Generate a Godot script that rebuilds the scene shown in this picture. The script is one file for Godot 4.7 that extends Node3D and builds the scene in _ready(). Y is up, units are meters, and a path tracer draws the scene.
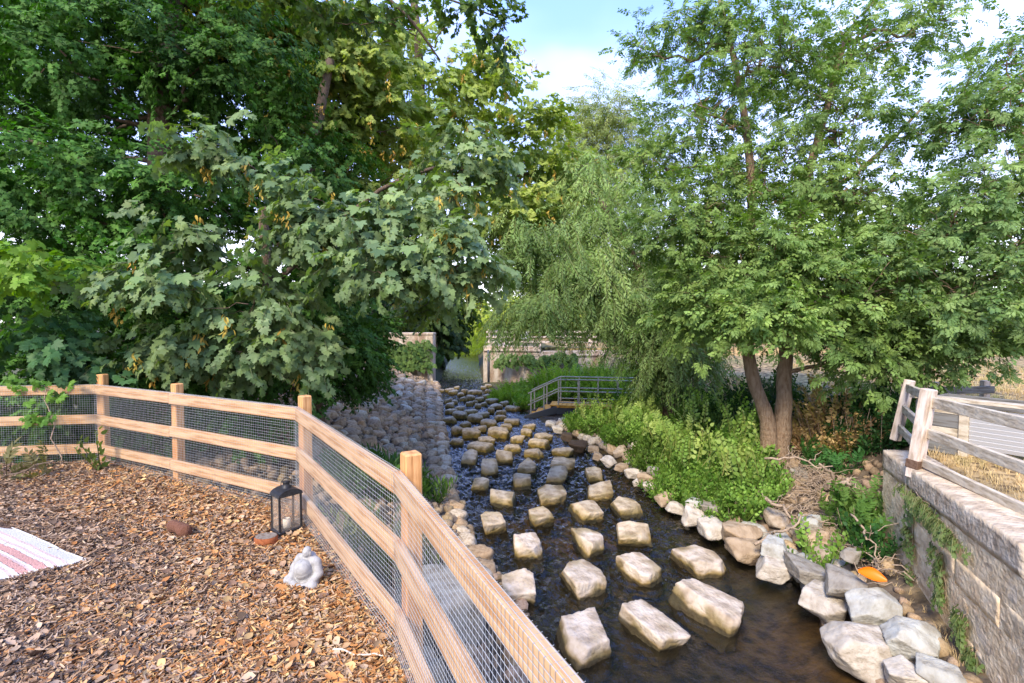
extends Node3D
# A rock-ramp stream beside a mulched garden corner: everything is in metres, y up, the garden floor at y = 0.

var rng := RandomNumberGenerator.new()
var used := {}
var M := {}
var ico_cache := {}
var fence_line := PackedVector2Array([Vector2(-9.0, -5.62), Vector2(-5.1, -6.2), Vector2(-3.7, -5.5), Vector2(-1.9, -4.56), Vector2(-0.53, -2.6), Vector2(0.43, -0.6), Vector2(1.3, 1.4)])
var garden := PackedVector2Array()
var wall_a := Vector2(5.05, -6.75)
var wall_b := Vector2(4.0, -3.9)
var wobble := FastNoiseLite.new()
var rough := FastNoiseLite.new()

# ---------------------------------------------------------------- names and metas
func numbered(called: String) -> String:
	if not used.has(called):
		used[called] = 0
		return called
	used[called] += 1
	return "%s_%03d" % [called, used[called]]

func tag(o: Node, label: String, category: String, group := "") -> void:
	o.set_meta("label", label)
	o.set_meta("category", category)
	if group != "":
		o.set_meta("group", group)

func thing(called: String, label: String, category: String, at := Vector3.ZERO, turn := 0.0, group := "") -> Node3D:
	var o := Node3D.new()
	o.name = numbered(called)
	add_child(o, true)
	o.position = at
	o.rotation.y = turn
	tag(o, label, category, group)
	return o

func put(called: String, mesh: Mesh, mat: Material, parent: Node = null) -> MeshInstance3D:
	var o := MeshInstance3D.new()
	o.mesh = mesh
	o.material_override = mat
	if parent == null:
		o.name = numbered(called)
		add_child(o, true)
	else:
		o.name = called
		parent.add_child(o, true)
	return o

func part(called: String, st: SurfaceTool, mat: Material, parent: Node = null, smooth_normals := true) -> MeshInstance3D:
	if smooth_normals:
		st.generate_normals()
	return put(called, st.commit(), mat, parent)

func new_st(smooth := false) -> SurfaceTool:
	var st := SurfaceTool.new()
	st.begin(Mesh.PRIMITIVE_TRIANGLES)
	st.set_smooth_group(0 if smooth else -1)
	return st

# ---------------------------------------------------------------- shapes
func tri_out(st: SurfaceTool, a: Vector3, b: Vector3, c: Vector3, from: Vector3) -> void:
	if (b - a).cross(c - a).dot((a + b + c) / 3.0 - from) > 0.0:
		st.add_vertex(a); st.add_vertex(c); st.add_vertex(b)
	else:
		st.add_vertex(a); st.add_vertex(b); st.add_vertex(c)

func quad_out(st: SurfaceTool, a: Vector3, b: Vector3, c: Vector3, d: Vector3, from: Vector3) -> void:
	tri_out(st, a, b, c, from)
	tri_out(st, a, c, d, from)

func bevel_box(st: SurfaceTool, xf: Transform3D, size: Vector3, b := 0.005, color := Color.WHITE) -> void:
	st.set_color(color)
	var h := size / 2.0
	b = minf(b, minf(h.x, minf(h.y, h.z)) * 0.9)
	var P := {}
	for sx in [-1, 1]:
		for sy in [-1, 1]:
			for sz in [-1, 1]:
				P[[sx, sy, sz, 0]] = xf * Vector3(sx * h.x, sy * (h.y - b), sz * (h.z - b))
				P[[sx, sy, sz, 1]] = xf * Vector3(sx * (h.x - b), sy * h.y, sz * (h.z - b))
				P[[sx, sy, sz, 2]] = xf * Vector3(sx * (h.x - b), sy * (h.y - b), sz * h.z)
				tri_out(st, P[[sx, sy, sz, 0]], P[[sx, sy, sz, 1]], P[[sx, sy, sz, 2]], xf.origin)
	for s in [-1, 1]:
		quad_out(st, P[[s, -1, -1, 0]], P[[s, 1, -1, 0]], P[[s, 1, 1, 0]], P[[s, -1, 1, 0]], xf.origin)
		quad_out(st, P[[-1, s, -1, 1]], P[[1, s, -1, 1]], P[[1, s, 1, 1]], P[[-1, s, 1, 1]], xf.origin)
		quad_out(st, P[[-1, -1, s, 2]], P[[1, -1, s, 2]], P[[1, 1, s, 2]], P[[-1, 1, s, 2]], xf.origin)
	for s in [-1, 1]:
		for t in [-1, 1]:
			quad_out(st, P[[s, t, -1, 0]], P[[s, t, 1, 0]], P[[s, t, 1, 1]], P[[s, t, -1, 1]], xf.origin)
			quad_out(st, P[[s, -1, t, 0]], P[[s, 1, t, 0]], P[[s, 1, t, 2]], P[[s, -1, t, 2]], xf.origin)
			quad_out(st, P[[-1, s, t, 1]], P[[1, s, t, 1]], P[[1, s, t, 2]], P[[-1, s, t, 2]], xf.origin)

func box_part(called: String, parent: Node, mat: Material, xf: Transform3D, size: Vector3, b := 0.005) -> MeshInstance3D:
	var st := new_st()
	bevel_box(st, Transform3D(), size, b)
	var o := part(called, st, mat, parent)
	o.transform = xf
	return o

func along(a: Vector3, b: Vector3, up := Vector3.UP) -> Transform3D:   # x runs from a to b, origin in the middle
	var x := (b - a).normalized()
	var z := x.cross(up).normalized()
	return Transform3D(Basis(x, z.cross(x), z), (a + b) / 2.0)

func tube(st: SurfaceTool, P: Array, R: Array, sides := 7, lump := 0.0) -> void:
	var rings := []
	var side := Vector3.ZERO
	for i in P.size():
		var d: Vector3 = (P[mini(i + 1, P.size() - 1)] - P[maxi(i - 1, 0)]).normalized()
		if side == Vector3.ZERO:
			side = d.cross(Vector3(0.31, 0.2, 0.93)).normalized()
		side = (side - d * side.dot(d)).normalized()
		var other := d.cross(side)
		var ring := []
		for k in sides:
			var a := TAU * k / sides
			var dir := side * cos(a) + other * sin(a)
			var r: float = R[i]
			if lump > 0.0:
				r *= 1.0 + lump * rough.get_noise_3dv((P[i] + dir * r) * 9.0)
			ring.append(P[i] + dir * r)
		rings.append(ring)
	for i in rings.size() - 1:
		for k in sides:
			var j := (k + 1) % sides
			var c: Vector3 = (P[i] + P[i + 1]) / 2.0
			quad_out(st, rings[i][k], rings[i][j], rings[i + 1][j], rings[i + 1][k], c)
	for e in [0, rings.size() - 1]:
		var inner: Vector3 = P[1] if e == 0 else P[e - 1]
		for k in range(1, sides - 1):
			tri_out(st, rings[e][0], rings[e][k], rings[e][k + 1], inner)

func bent(a: Vector3, b: Vector3, n: int, amount: float, sag := 0.0) -> Array:
	var out := []
	var off := Vector3(rng.randf() * 50.0, rng.randf() * 50.0, 0)
	for i in n + 1:
		var t := float(i) / n
		var w := sin(t * PI)
		var p := a.lerp(b, t)
		p += Vector3(wobble.get_noise_2d(off.x + t * 40.0, 0), wobble.get_noise_2d(off.y + t * 40.0, 9), wobble.get_noise_2d(off.x - t * 40.0, 30)) * amount * (0.3 + w)
		p.y -= sag * w
		out.append(p)
	return out

func taper(a: float, b: float, n: int) -> Array:
	var out := []
	for i in n + 1:
		out.append(lerpf(a, b, float(i) / n))
	return out

func ico(level: int) -> Array:                     # [points, triangles]
	if ico_cache.has(level):
		return ico_cache[level]
	var pts := []
	var tris := []
	if level == 0:
		var t := (1.0 + sqrt(5.0)) / 2.0
		for s in [-1, 1]:
			for q in [-t, t]:
				pts.append(Vector3(s, q, 0).normalized()); pts.append(Vector3(0, s, q).normalized()); pts.append(Vector3(q, 0, s).normalized())
		var reach := 1.1
		for i in 12:
			for j in range(i + 1, 12):
				for k in range(j + 1, 12):
					if pts[i].distance_to(pts[j]) < reach and pts[j].distance_to(pts[k]) < reach and pts[i].distance_to(pts[k]) < reach:
						tris.append(orient([i, j, k], pts))
	else:
		var low := ico(level - 1)
		pts = low[0].duplicate()
		var mid := {}
		for f in low[1]:
			var m := []
			for e in 3:
				var a: int = mini(f[e], f[(e + 1) % 3])
				var b: int = maxi(f[e], f[(e + 1) % 3])
				var key := a * 100000 + b
				if not mid.has(key):
					mid[key] = pts.size()
					pts.append(((pts[a] + pts[b]) / 2.0).normalized())
				m.append(mid[key])
			tris.append([f[0], m[0], m[2]]); tris.append([m[0], f[1], m[1]]); tris.append([m[2], m[1], f[2]]); tris.append([m[0], m[1], m[2]])
	ico_cache[level] = [pts, tris]
	return ico_cache[level]

func orient(f: Array, pts: Array) -> Array:
	var n: Vector3 = (pts[f[1]] - pts[f[0]]).cross(pts[f[2]] - pts[f[0]])
	return [f[0], f[2], f[1]] if n.dot(pts[f[0]]) > 0.0 else f

# A quarried stone: the space inside some random planes, edges a little worn. half = half size; colour from the height for algae.
func rock_mesh(half: Vector3, level: int, seed_: int, blocky: float, algae: float, waterline := -99.0, band := 0.14, grain := 0.03, crisp := 22.0, body := Color(0.60, 0.52, 0.41), patch := Color(0.47, 0.37, 0.26)) -> ArrayMesh:
	rng.seed = seed_
	var N := []
	var D := []
	for s in [-1.0, 1.0]:
		for ax in 3:
			var n := Vector3.ZERO
			n[ax] = s
			n += Vector3(rng.randf_range(-1, 1), rng.randf_range(-1, 1), rng.randf_range(-1, 1)) * (0.24 if ax != 1 else 0.14)
			N.append(n.normalized())
			D.append(rng.randf_range(0.88, 1.04))
	for i in int(lerpf(9, 4, blocky)):
		var n2 := Vector3(rng.randf_range(-1, 1), rng.randf_range(-0.7, 1), rng.randf_range(-1, 1)).normalized()
		N.append(n2)
		D.append(rng.randf_range(1.0, 1.22) if blocky > 0.5 else rng.randf_range(0.8, 1.05))
	var base := ico(level)
	var V := PackedVector3Array()
	var C := PackedColorArray()
	var tone := rng.randf_range(0.9, 1.08)
	for p in base[0]:
		var acc := 0.0
		for i in N.size():
			var k: float = maxf(N[i].dot(p), 0.0) / D[i]
			acc += pow(k, crisp)
		var r := 1.0 / pow(acc, 1.0 / crisp)
		var q: Vector3 = p * r
		q *= 1.0 + grain * rough.get_noise_3dv(q * 3.0 + Vector3(seed_, 0, 0)) * 2.0 + grain * 0.7 * rough.get_noise_3dv(q * 9.0 + Vector3(seed_, 4, 0))
		q *= half
		V.append(q)
		var base_c := body * tone
		var m := rough.get_noise_3dv(q * 7.0 + Vector3(0, seed_ * 3.1, 0))
		base_c = base_c.lerp(patch, clampf(0.15 + m * 0.8, 0.0, 0.5))
		if algae > 0.0:
			var up := q.y - waterline
			var side_ := clampf(1.2 - p.y * 1.1, 0.12, 1.0)
			var g := clampf((band + m * 0.2 - up) / (band * 0.5), 0.0, 1.0) * algae * side_
			base_c = base_c.lerp(Color(0.27, 0.175, 0.015), g * 0.97)
			if m > 0.05:
				base_c = base_c.lerp(Color(0.09, 0.08, 0.012), g * 0.6)
			var wet := clampf((0.075 - up + m * 0.05) / 0.03, 0.0, 1.0)
			base_c = base_c.lerp(Color(0.035, 0.03, 0.016), wet * 0.85)
		C.append(Color(base_c.r, base_c.g, base_c.b))
	var I := PackedInt32Array()
	for f in base[1]:
		I.append(f[0]); I.append(f[1]); I.append(f[2])
	return smooth_mesh(V, I, C)

func smooth_mesh(V: PackedVector3Array, I: PackedInt32Array, C := PackedColorArray(), UV := PackedVector2Array()) -> ArrayMesh:
	var NN := PackedVector3Array()
	NN.resize(V.size())
	for i in range(0, I.size(), 3):
		var n := (V[I[i + 2]] - V[I[i]]).cross(V[I[i + 1]] - V[I[i]])
		NN[I[i]] += n; NN[I[i + 1]] += n; NN[I[i + 2]] += n
	for i in NN.size():
		NN[i] = NN[i].normalized()
	var arr := []
	arr.resize(Mesh.ARRAY_MAX)
	arr[Mesh.ARRAY_VERTEX] = V
	arr[Mesh.ARRAY_NORMAL] = NN
	arr[Mesh.ARRAY_INDEX] = I
	if C.size():
		arr[Mesh.ARRAY_COLOR] = C
	if UV.size():
		arr[Mesh.ARRAY_TEX_UV] = UV
	var m := ArrayMesh.new()
	m.add_surface_from_arrays(Mesh.PRIMITIVE_TRIANGLES, arr)
	return m

func grid_mesh(nx: int, nz: int, P: PackedVector3Array, C := PackedColorArray()) -> ArrayMesh:   # rows of nx points, x to the right, rows going away
	var I := PackedInt32Array()
	for j in nz - 1:
		for i in nx - 1:
			var a := j * nx + i
			I.append_array([a, a + nx, a + 1, a + 1, a + nx, a + nx + 1])
	return smooth_mesh(P, I, C)

# ---------------------------------------------------------------- materials
func noise_tex(seed_: int, freq: float, cols: Array, offs: Array, oct := 4, size := 512, normal := 0.0, type := FastNoiseLite.TYPE_SIMPLEX_SMOOTH) -> NoiseTexture2D:
	var n := FastNoiseLite.new()
	n.seed = seed_
	n.noise_type = type
	n.frequency = freq
	n.fractal_octaves = oct
	var t := NoiseTexture2D.new()
	t.width = size
	t.height = size
	t.seamless = true
	t.noise = n
	if normal > 0.0:
		t.as_normal_map = true
		t.bump_strength = normal
	else:
		var g := Gradient.new()
		g.colors = PackedColorArray(cols)
		g.offsets = PackedFloat32Array(offs)
		t.color_ramp = g
	return t

func mat(color: Color, roughness := 0.85, tex: Texture2D = null, scale := Vector3.ONE, nrm: Texture2D = null, nscale := 1.0, vertex := false, world := false) -> StandardMaterial3D:
	var m := StandardMaterial3D.new()
	m.albedo_color = color
	m.roughness = roughness
	m.vertex_color_use_as_albedo = vertex
	m.uv1_triplanar = true
	m.uv1_world_triplanar = world
	m.uv1_scale = scale
	if tex:
		m.albedo_texture = tex
	if nrm:
		m.normal_enabled = true
		m.normal_texture = nrm
		m.normal_scale = nscale
	return m

func leaf_mat(through: Color, roughness := 0.42) -> StandardMaterial3D:
	var m := StandardMaterial3D.new()
	m.vertex_color_use_as_albedo = true
	m.roughness = roughness
	m.backlight_enabled = true
	m.backlight = through
	m.cull_mode = BaseMaterial3D.CULL_DISABLED
	m.metallic_specular = 0.32
	return m

func grey(v: float) -> Color:
	return Color(v, v, v)

func materials() -> void:
	var fine := noise_tex(3, 0.02, [grey(0.62), grey(0.86), grey(1.0)], [0.15, 0.5, 0.85], 5)
	var mottled := noise_tex(4, 0.008, [Color(0.80, 0.77, 0.73), Color(0.94, 0.92, 0.90), Color(1, 1, 1)], [0.25, 0.5, 0.75], 6)
	var bump := noise_tex(5, 0.03, [], [], 5, 512, 6.0)
	var bump_fine := noise_tex(6, 0.06, [], [], 4, 512, 5.0)
	var grain := noise_tex(7, 0.012, [Color(0.80, 0.74, 0.68), Color(0.94, 0.92, 0.90), Color(1, 1, 1)], [0.2, 0.48, 0.75], 5)
	var soft_grain := noise_tex(9, 0.010, [Color(0.84, 0.76, 0.66), Color(0.95, 0.92, 0.88), Color(1, 1, 1)], [0.25, 0.5, 0.8], 6)
	var grain_n := noise_tex(8, 0.02, [], [], 4, 512, 4.0)
	M.rail = mat(Color(0.82, 0.68, 0.52), 0.8, soft_grain, Vector3(0.35, 4.0, 4.0), grain_n, 0.7)
	M.post = mat(Color(0.84, 0.64, 0.42), 0.78, soft_grain, Vector3(4.0, 0.35, 4.0), grain_n, 0.7)
	M.wire = mat(Color(0.72, 0.73, 0.72), 0.42)
	M.wire.metallic = 0.35
	M.stone = mat(Color(1, 1, 1), 0.86, mottled, Vector3(1.1, 1.1, 1.1), bump, 1.1, true)
	M.rock = []
	for c in [Color(0.93, 0.91, 0.88), Color(0.86, 0.88, 0.88), Color(0.74, 0.73, 0.71), Color(0.84, 0.76, 0.66), Color(0.38, 0.32, 0.26), Color(0.76, 0.71, 0.66), Color(0.84, 0.79, 0.73)]:
		M.rock.append(mat(c, 0.88, mottled, Vector3(1.3, 1.3, 1.3), bump, 1.2, true))
	M.ground = mat(Color(1, 1, 1), 0.95, noise_tex(11, 0.012, [Color(0.45, 0.42, 0.38), Color(0.85, 0.83, 0.8), Color(1, 1, 1)], [0.25, 0.5, 0.8], 6), Vector3(0.6, 0.6, 0.6), bump, 1.4, true, true)
	M.mulch = mat(Color(1, 1, 1), 0.95, noise_tex(12, 0.03, [Color(0.42, 0.36, 0.3), Color(0.8, 0.74, 0.68), Color(1, 1, 1)], [0.2, 0.5, 0.8], 5), Vector3(1.6, 1.6, 1.6), bump_fine, 2.0, true, true)
	M.chip = mat(Color(1, 1, 1), 0.85, null, Vector3.ONE, null, 1.0, true)
	M.chip.uv1_triplanar = false
	M.bark = mat(Color(0.55, 0.47, 0.38), 0.95, grain, Vector3(3.2, 0.7, 3.2), bump, 2.0)
	M.bark_dark = mat(Color(0.42, 0.36, 0.30), 0.95, grain, Vector3(3.2, 0.7, 3.2), bump, 2.0)
	M.twig = mat(Color(0.74, 0.65, 0.55), 0.9, fine, Vector3(3, 3, 3))
	M.concrete = mat(Color(0.76, 0.71, 0.64), 0.92, noise_tex(13, 0.006, [Color(0.76, 0.68, 0.62), Color(0.93, 0.90, 0.87), Color(1, 1, 1)], [0.2, 0.5, 0.75], 6), Vector3(0.5, 0.14, 0.5), bump, 0.8, false, true)
	var wall_tone := noise_tex(17, 0.010, [Color(0.78, 0.74, 0.70), Color(0.93, 0.91, 0.88), Color(1, 1, 1)], [0.2, 0.5, 0.8], 6)
	M.wallstone = []
	for c in [Color(0.97, 0.88, 0.73), Color(0.93, 0.85, 0.71), Color(0.98, 0.89, 0.74), Color(0.90, 0.83, 0.72)]:
		M.wallstone.append(mat(c, 0.93, wall_tone, Vector3(0.7, 0.9, 0.7), bump, 1.3, false, true))
	M.mortar = mat(Color(0.96, 0.87, 0.72), 0.95, wall_tone, Vector3(1.1, 1.1, 1.1), bump, 1.5, false, true)
	M.coping = mat(Color(0.84, 0.78, 0.69), 0.93, wall_tone, Vector3(0.9, 0.9, 0.9), bump, 1.2)
	M.weathered = mat(Color(0.78, 0.74, 0.66), 0.9, mottled, Vector3(0.8, 3.0, 3.0), grain_n, 0.9)
	M.weathered_post = mat(Color(0.84, 0.78, 0.72), 0.85, mottled, Vector3(3.0, 0.6, 3.0), grain_n, 0.7)
	M.grey_board = mat(Color(0.48, 0.48, 0.47), 0.9, mottled, Vector3(0.5, 5.0, 5.0), grain_n, 0.9)
	M.white_paint = mat(Color(0.74, 0.74, 0.74), 0.6)
	M.steel = mat(Color(0.72, 0.70, 0.64), 0.5)
	M.steel.metallic = 0.4
	M.dark_steel = mat(Color(0.30, 0.31, 0.33), 0.6)
	M.deck = mat(Color(0.90, 0.66, 0.26), 0.8, grain, Vector3(0.5, 3.0, 3.0))
	M.lantern = mat(Color(0.20, 0.20, 0.21), 0.5, fine, Vector3(3, 3, 3))
	M.lantern.metallic = 0.3
	M.glass = StandardMaterial3D.new()
	M.glass.transparency = BaseMaterial3D.TRANSPARENCY_ALPHA
	M.glass.albedo_color = Color(0.8, 0.75, 0.68, 0.12)
	M.glass.roughness = 0.06
	M.candle = mat(Color(0.92, 0.88, 0.78), 0.6)
	M.plaster = mat(Color(0.66, 0.65, 0.63), 0.8, noise_tex(15, 0.012, [grey(0.8), grey(0.97), grey(1.0)], [0.2, 0.5, 0.8], 5), Vector3(3, 3, 3), bump_fine, 0.6)
	M.orange = mat(Color(0.93, 0.47, 0.03), 0.45)
	M.straw = mat(Color(1, 1, 1), 0.9, null, Vector3.ONE, null, 1.0, true)
	M.straw.uv1_triplanar = false
	M.leaf = leaf_mat(Color(0.8, 0.88, 0.3), 0.5)
	M.leaf_glossy = leaf_mat(Color(0.6, 0.75, 0.2), 0.62)
	M.leaf_pale = leaf_mat(Color(0.85, 0.9, 0.4), 0.5)
	M.seed = leaf_mat(Color(0.6, 0.5, 0.2), 0.7)
	var w := StandardMaterial3D.new()
	w.transparency = BaseMaterial3D.TRANSPARENCY_ALPHA
	w.albedo_color = Color(0.07, 0.06, 0.04, 0.48)
	w.roughness = 0.04
	w.metallic_specular = 0.44
	w.uv1_triplanar = true
	w.uv1_world_triplanar = true
	w.uv1_scale = Vector3(1.5, 1.5, 0.9)
	w.normal_enabled = true
	w.normal_texture = noise_tex(21, 0.022, [], [], 4, 1024, 5.0)
	w.normal_scale = 1.0
	M.water = w

# ---------------------------------------------------------------- the lie of the land
func pl(x: float, xs: Array, ys: Array) -> float:
	if x <= xs[0]:
		return ys[0]
	for i in range(1, xs.size()):
		if x <= xs[i]:
			return lerpf(ys[i - 1], ys[i], (x - xs[i - 1]) / (xs[i] - xs[i - 1]))
	return ys[-1]

func water_y(d: float) -> float:
	return -1.75 + 0.012 * clampf(d - 5.0, 0.0, 21.0)

func left_edge(d: float) -> float:
	return pl(d, [0.0, 4.0, 6.0, 8.0, 10.3, 12.5, 16.0, 22.0, 26.0, 40.0, 60.0, 300.0], [1.9, 0.55, 0.0, -0.75, -1.3, -1.72, -2.3, -3.3, -3.95, -5.2, -7.0, -40.0])

func right_edge(d: float) -> float:
	return pl(d, [0.0, 4.0, 4.85, 6.1, 7.35, 8.8, 11.4, 13.0, 14.7, 18.5, 23.3, 26.0, 40.0, 60.0, 300.0], [3.2, 3.4, 3.6, 3.87, 3.8, 3.3, 2.85, 2.35, 1.9, 0.5, -0.56, -1.45, -2.6, -4.0, -36.0])

func past_garden(p: Vector2) -> float:          # how far outside the mulched garden
	if Geometry2D.is_point_in_polygon(p, garden):
		return 0.0
	var best := 1e9
	for i in fence_line.size() - 1:
		best = minf(best, p.distance_to(Geometry2D.get_closest_point_to_segment(p, fence_line[i], fence_line[i + 1])))
	return best

func right_of_wall(p: Vector2) -> float:        # signed metres to the right of the stone wall's face
	var d := (wall_a - wall_b).normalized()
	return (p - wall_b).dot(Vector2(-d.y, d.x))

func land(x: float, z: float) -> float:
	var d := -z
	var wy := water_y(d)
	var a := left_edge(d)
	var b := right_edge(d)
	var bump_ := rough.get_noise_2d(x * 2.0, z * 2.0) * 0.06 + wobble.get_noise_2d(x * 4.0, z * 4.0) * 0.1
	if x > a and x < b:
		var s := minf(x - a, b - x)
		return wy + 0.05 - 0.38 * clampf(s / 0.7, 0.0, 1.0) + bump_ * 0.6
	if x <= a:
		var s := a - x
		var far := minf(wy + 0.05 + s * 0.36, -0.32 + clampf(s - 6.0, 0.0, 30.0) * 0.02)
		if d > 27.0:
			far = minf(wy + 0.05 + s * 0.9, 0.0)
		var p := past_garden(Vector2(x, z))
		return maxf(far + bump_, minf(-0.045 - p * 1.5 + bump_ * clampf(p * 4.0, 0.0, 1.0), -0.045)) if p > 0.0 else -0.045
	var s2 := x - b
	if d > 27.0:
		return minf(wy + 0.05 + s2 * 0.9, 0.35) + bump_
	var h := wy + 0.10 + 0.95 * (1.0 - exp(-s2 / 1.5)) + smoothstep(1.6, 4.6, s2) * 0.75
	h = lerpf(h, minf(h, wy + 0.07 + s2 * 0.035), smoothstep(12.0, 14.0, d) * smoothstep(6.5, 4.8, s2))
	h = minf(h, -0.03) + bump_
	var rw := right_of_wall(Vector2(x, z))
	if z > -6.75 and rw > -1.2:
		h = lerpf(h, -0.02, smoothstep(0.14, 0.34, rw))
	elif z <= -6.75 and rw > 0.0:
		h = lerpf(h, -0.03, smoothstep(0.2, 1.6, rw) * smoothstep(9.6, 7.4, d))
	return h

func spaced(from: float, to: float, step: float, to_far: float, grow: float) -> Array:
	var out := []
	var v := from
	while v < to:
		out.append(v)
		v += step
	out.append(to)
	var s := step
	v = to
	while v < to_far:
		s *= grow
		v += s
		out.append(v)
	s = step
	v = from
	while v > -to_far:
		s *= grow
		v -= s
		out.push_front(v)
	return out

func build_ground() -> void:
	var xs := spaced(-8.0, 9.0, 0.17, 420.0, 1.3)
	var zs := spaced(-1.5, 30.0, 0.17, 520.0, 1.3)
	var P := PackedVector3Array()
	var C := PackedColorArray()
	for d in zs:
		for x in xs:
			var h := land(x, -d)
			if absf(x) > 40.0 or d > 60.0:
				h = 0.0
			P.append(Vector3(x, h, -d))
			var n := wobble.get_noise_2d(x * 3.0, d * 3.0)
			var c := Color(0.15, 0.115, 0.08)
			if x > left_edge(d) - 0.1 and x < right_edge(d) + 0.1:
				c = Color(0.26, 0.135, 0.03).lerp(Color(0.08, 0.055, 0.015), clampf(0.45 + n * 1.8 + smoothstep(5.0, 7.0, d) * 0.6, 0.0, 1.0))
			elif right_of_wall(Vector2(x, -d)) > 0.0 and d < 7.2 or x > right_edge(d) + 4.0:
				c = Color(0.50, 0.36, 0.17).lerp(Color(0.28, 0.26, 0.10), clampf(0.2 + n * 1.2, 0.0, 1.0))
			elif d > 24.0 or x < left_edge(d) - 6.0:
				c = Color(0.13, 0.13, 0.05)
			if x < right_edge(d) and d > 24.0:
				c = Color(0.06, 0.07, 0.025)
			C.append(c)
	var g := put("ground", grid_mesh(xs.size(), zs.size(), P, C), M.ground)
	g.set_meta("kind", "structure")

func build_water() -> void:
	var waves := FastNoiseLite.new()
	var stones := PackedVector3Array()
	for q in boulder_list():
		stones.append(Vector3(q[0], q[1] + q[2] * 0.4, q[2]))
	waves.seed = 5
	waves.frequency = 1.0
	waves.fractal_octaves = 3
	waves.fractal_gain = 0.55
	var ds := []
	var v := 0.5
	while v < 60.0:
		ds.append(v)
		v += 0.2 if v < 2.8 else 0.035 if v < 14.0 else 0.05 if v < 20.0 else 0.08 if v < 28.0 else 0.4
	while v < 300.0:
		ds.append(v)
		v += 12.0
	var n := 150
	var P := PackedVector3Array()
	for d in ds:
		var a := left_edge(d) - 0.35
		var b := right_edge(d) + 0.35
		for i in n:
			var t := float(i) / (n - 1)
			var x := lerpf(a, b, t)
			var strength := smoothstep(4.6, 9.0, d + (2.0 - x) * 0.9) * smoothstep(44.0, 30.0, d)
			var flow := Vector2(x * 4.4, d * 2.6)
			var h := waves.get_noise_2d(flow.x, flow.y) * (0.007 + 0.045 * strength)
			h += waves.get_noise_2d(flow.x * 2.9 + 40.0, flow.y * 2.6) * (0.005 + 0.034 * strength)
			if d < 15.0:
				for s in stones:        # water piles up against the stones and rings away from them
					var q := Vector2(x - s.x, d - s.y)
					var r := q.length() - s.z * 0.5
					if r < 0.55:
						h += (0.016 * sin(r * 42.0 + s.x * 9.0) + 0.012 * signf(q.y)) * exp(-maxf(r, 0.0) * 4.5) * minf(strength + 0.35, 1.0)
			P.append(Vector3(x, water_y(d) + h, -d))
	var w := put("stream_water", grid_mesh(n, ds.size(), P), M.water)
	w.set_meta("kind", "structure")

# ---------------------------------------------------------------- mulch
func chip_mesh(kind: int) -> ArrayMesh:
	var V := PackedVector3Array()
	var I := PackedInt32Array()
	if kind == 0:      # a curled dead leaf, 1 m long before scaling
		var half := [0.04, 0.3, 0.42, 0.3, 0.0]
		for i in 5:
			var t := i / 4.0
			var y := 0.25 * (t - 0.4) * (t - 0.4) * 2.0
			V.append(Vector3(-half[i], y + half[i] * 0.45, t - 0.5)); V.append(Vector3(0, y, t - 0.5)); V.append(Vector3(half[i] * 0.9, y + half[i] * 0.6, t - 0.5))
		for i in 4:
			for k in 2:
				var a := i * 3 + k
				I.append_array([a, a + 3, a + 1, a + 1, a + 3, a + 4])
	else:              # a splinter of bark
		for i in 4:
			var t := i / 3.0
			var w: float = [0.05, 0.085, 0.07, 0.02][i]
			V.append(Vector3(-w, 0.02, t - 0.5)); V.append(Vector3(w * 0.2, 0.09 + 0.05 * sin(t * 9.0), t - 0.5)); V.append(Vector3(w, 0.0, t - 0.5))
		for i in 3:
			for k in 2:
				var a := i * 3 + k
				I.append_array([a, a + 3, a + 1, a + 1, a + 3, a + 4])
	return smooth_mesh(V, I)

func scatter(called: String, parent: Node, mesh: Mesh, m: Material, T: Array, C: Array) -> MultiMeshInstance3D:
	var mm := MultiMesh.new()
	mm.transform_format = MultiMesh.TRANSFORM_3D
	mm.use_colors = true
	mm.mesh = mesh
	mm.instance_count = T.size()
	for i in T.size():
		mm.set_instance_transform(i, T[i])
		mm.set_instance_color(i, C[i])
	var o := MultiMeshInstance3D.new()
	o.multimesh = mm
	o.material_override = m
	o.set_meta("kind", "stuff")
	if parent == null:
		o.name = numbered(called)
		add_child(o, true)
	else:
		o.name = called
		parent.add_child(o, true)
	return o

func mulch_y(x: float, z: float) -> float:
	return 0.012 + 0.02 * wobble.get_noise_2d(x * 9.0, z * 9.0) + 0.012 * rough.get_noise_2d(x * 8.0, z * 8.0)

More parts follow.
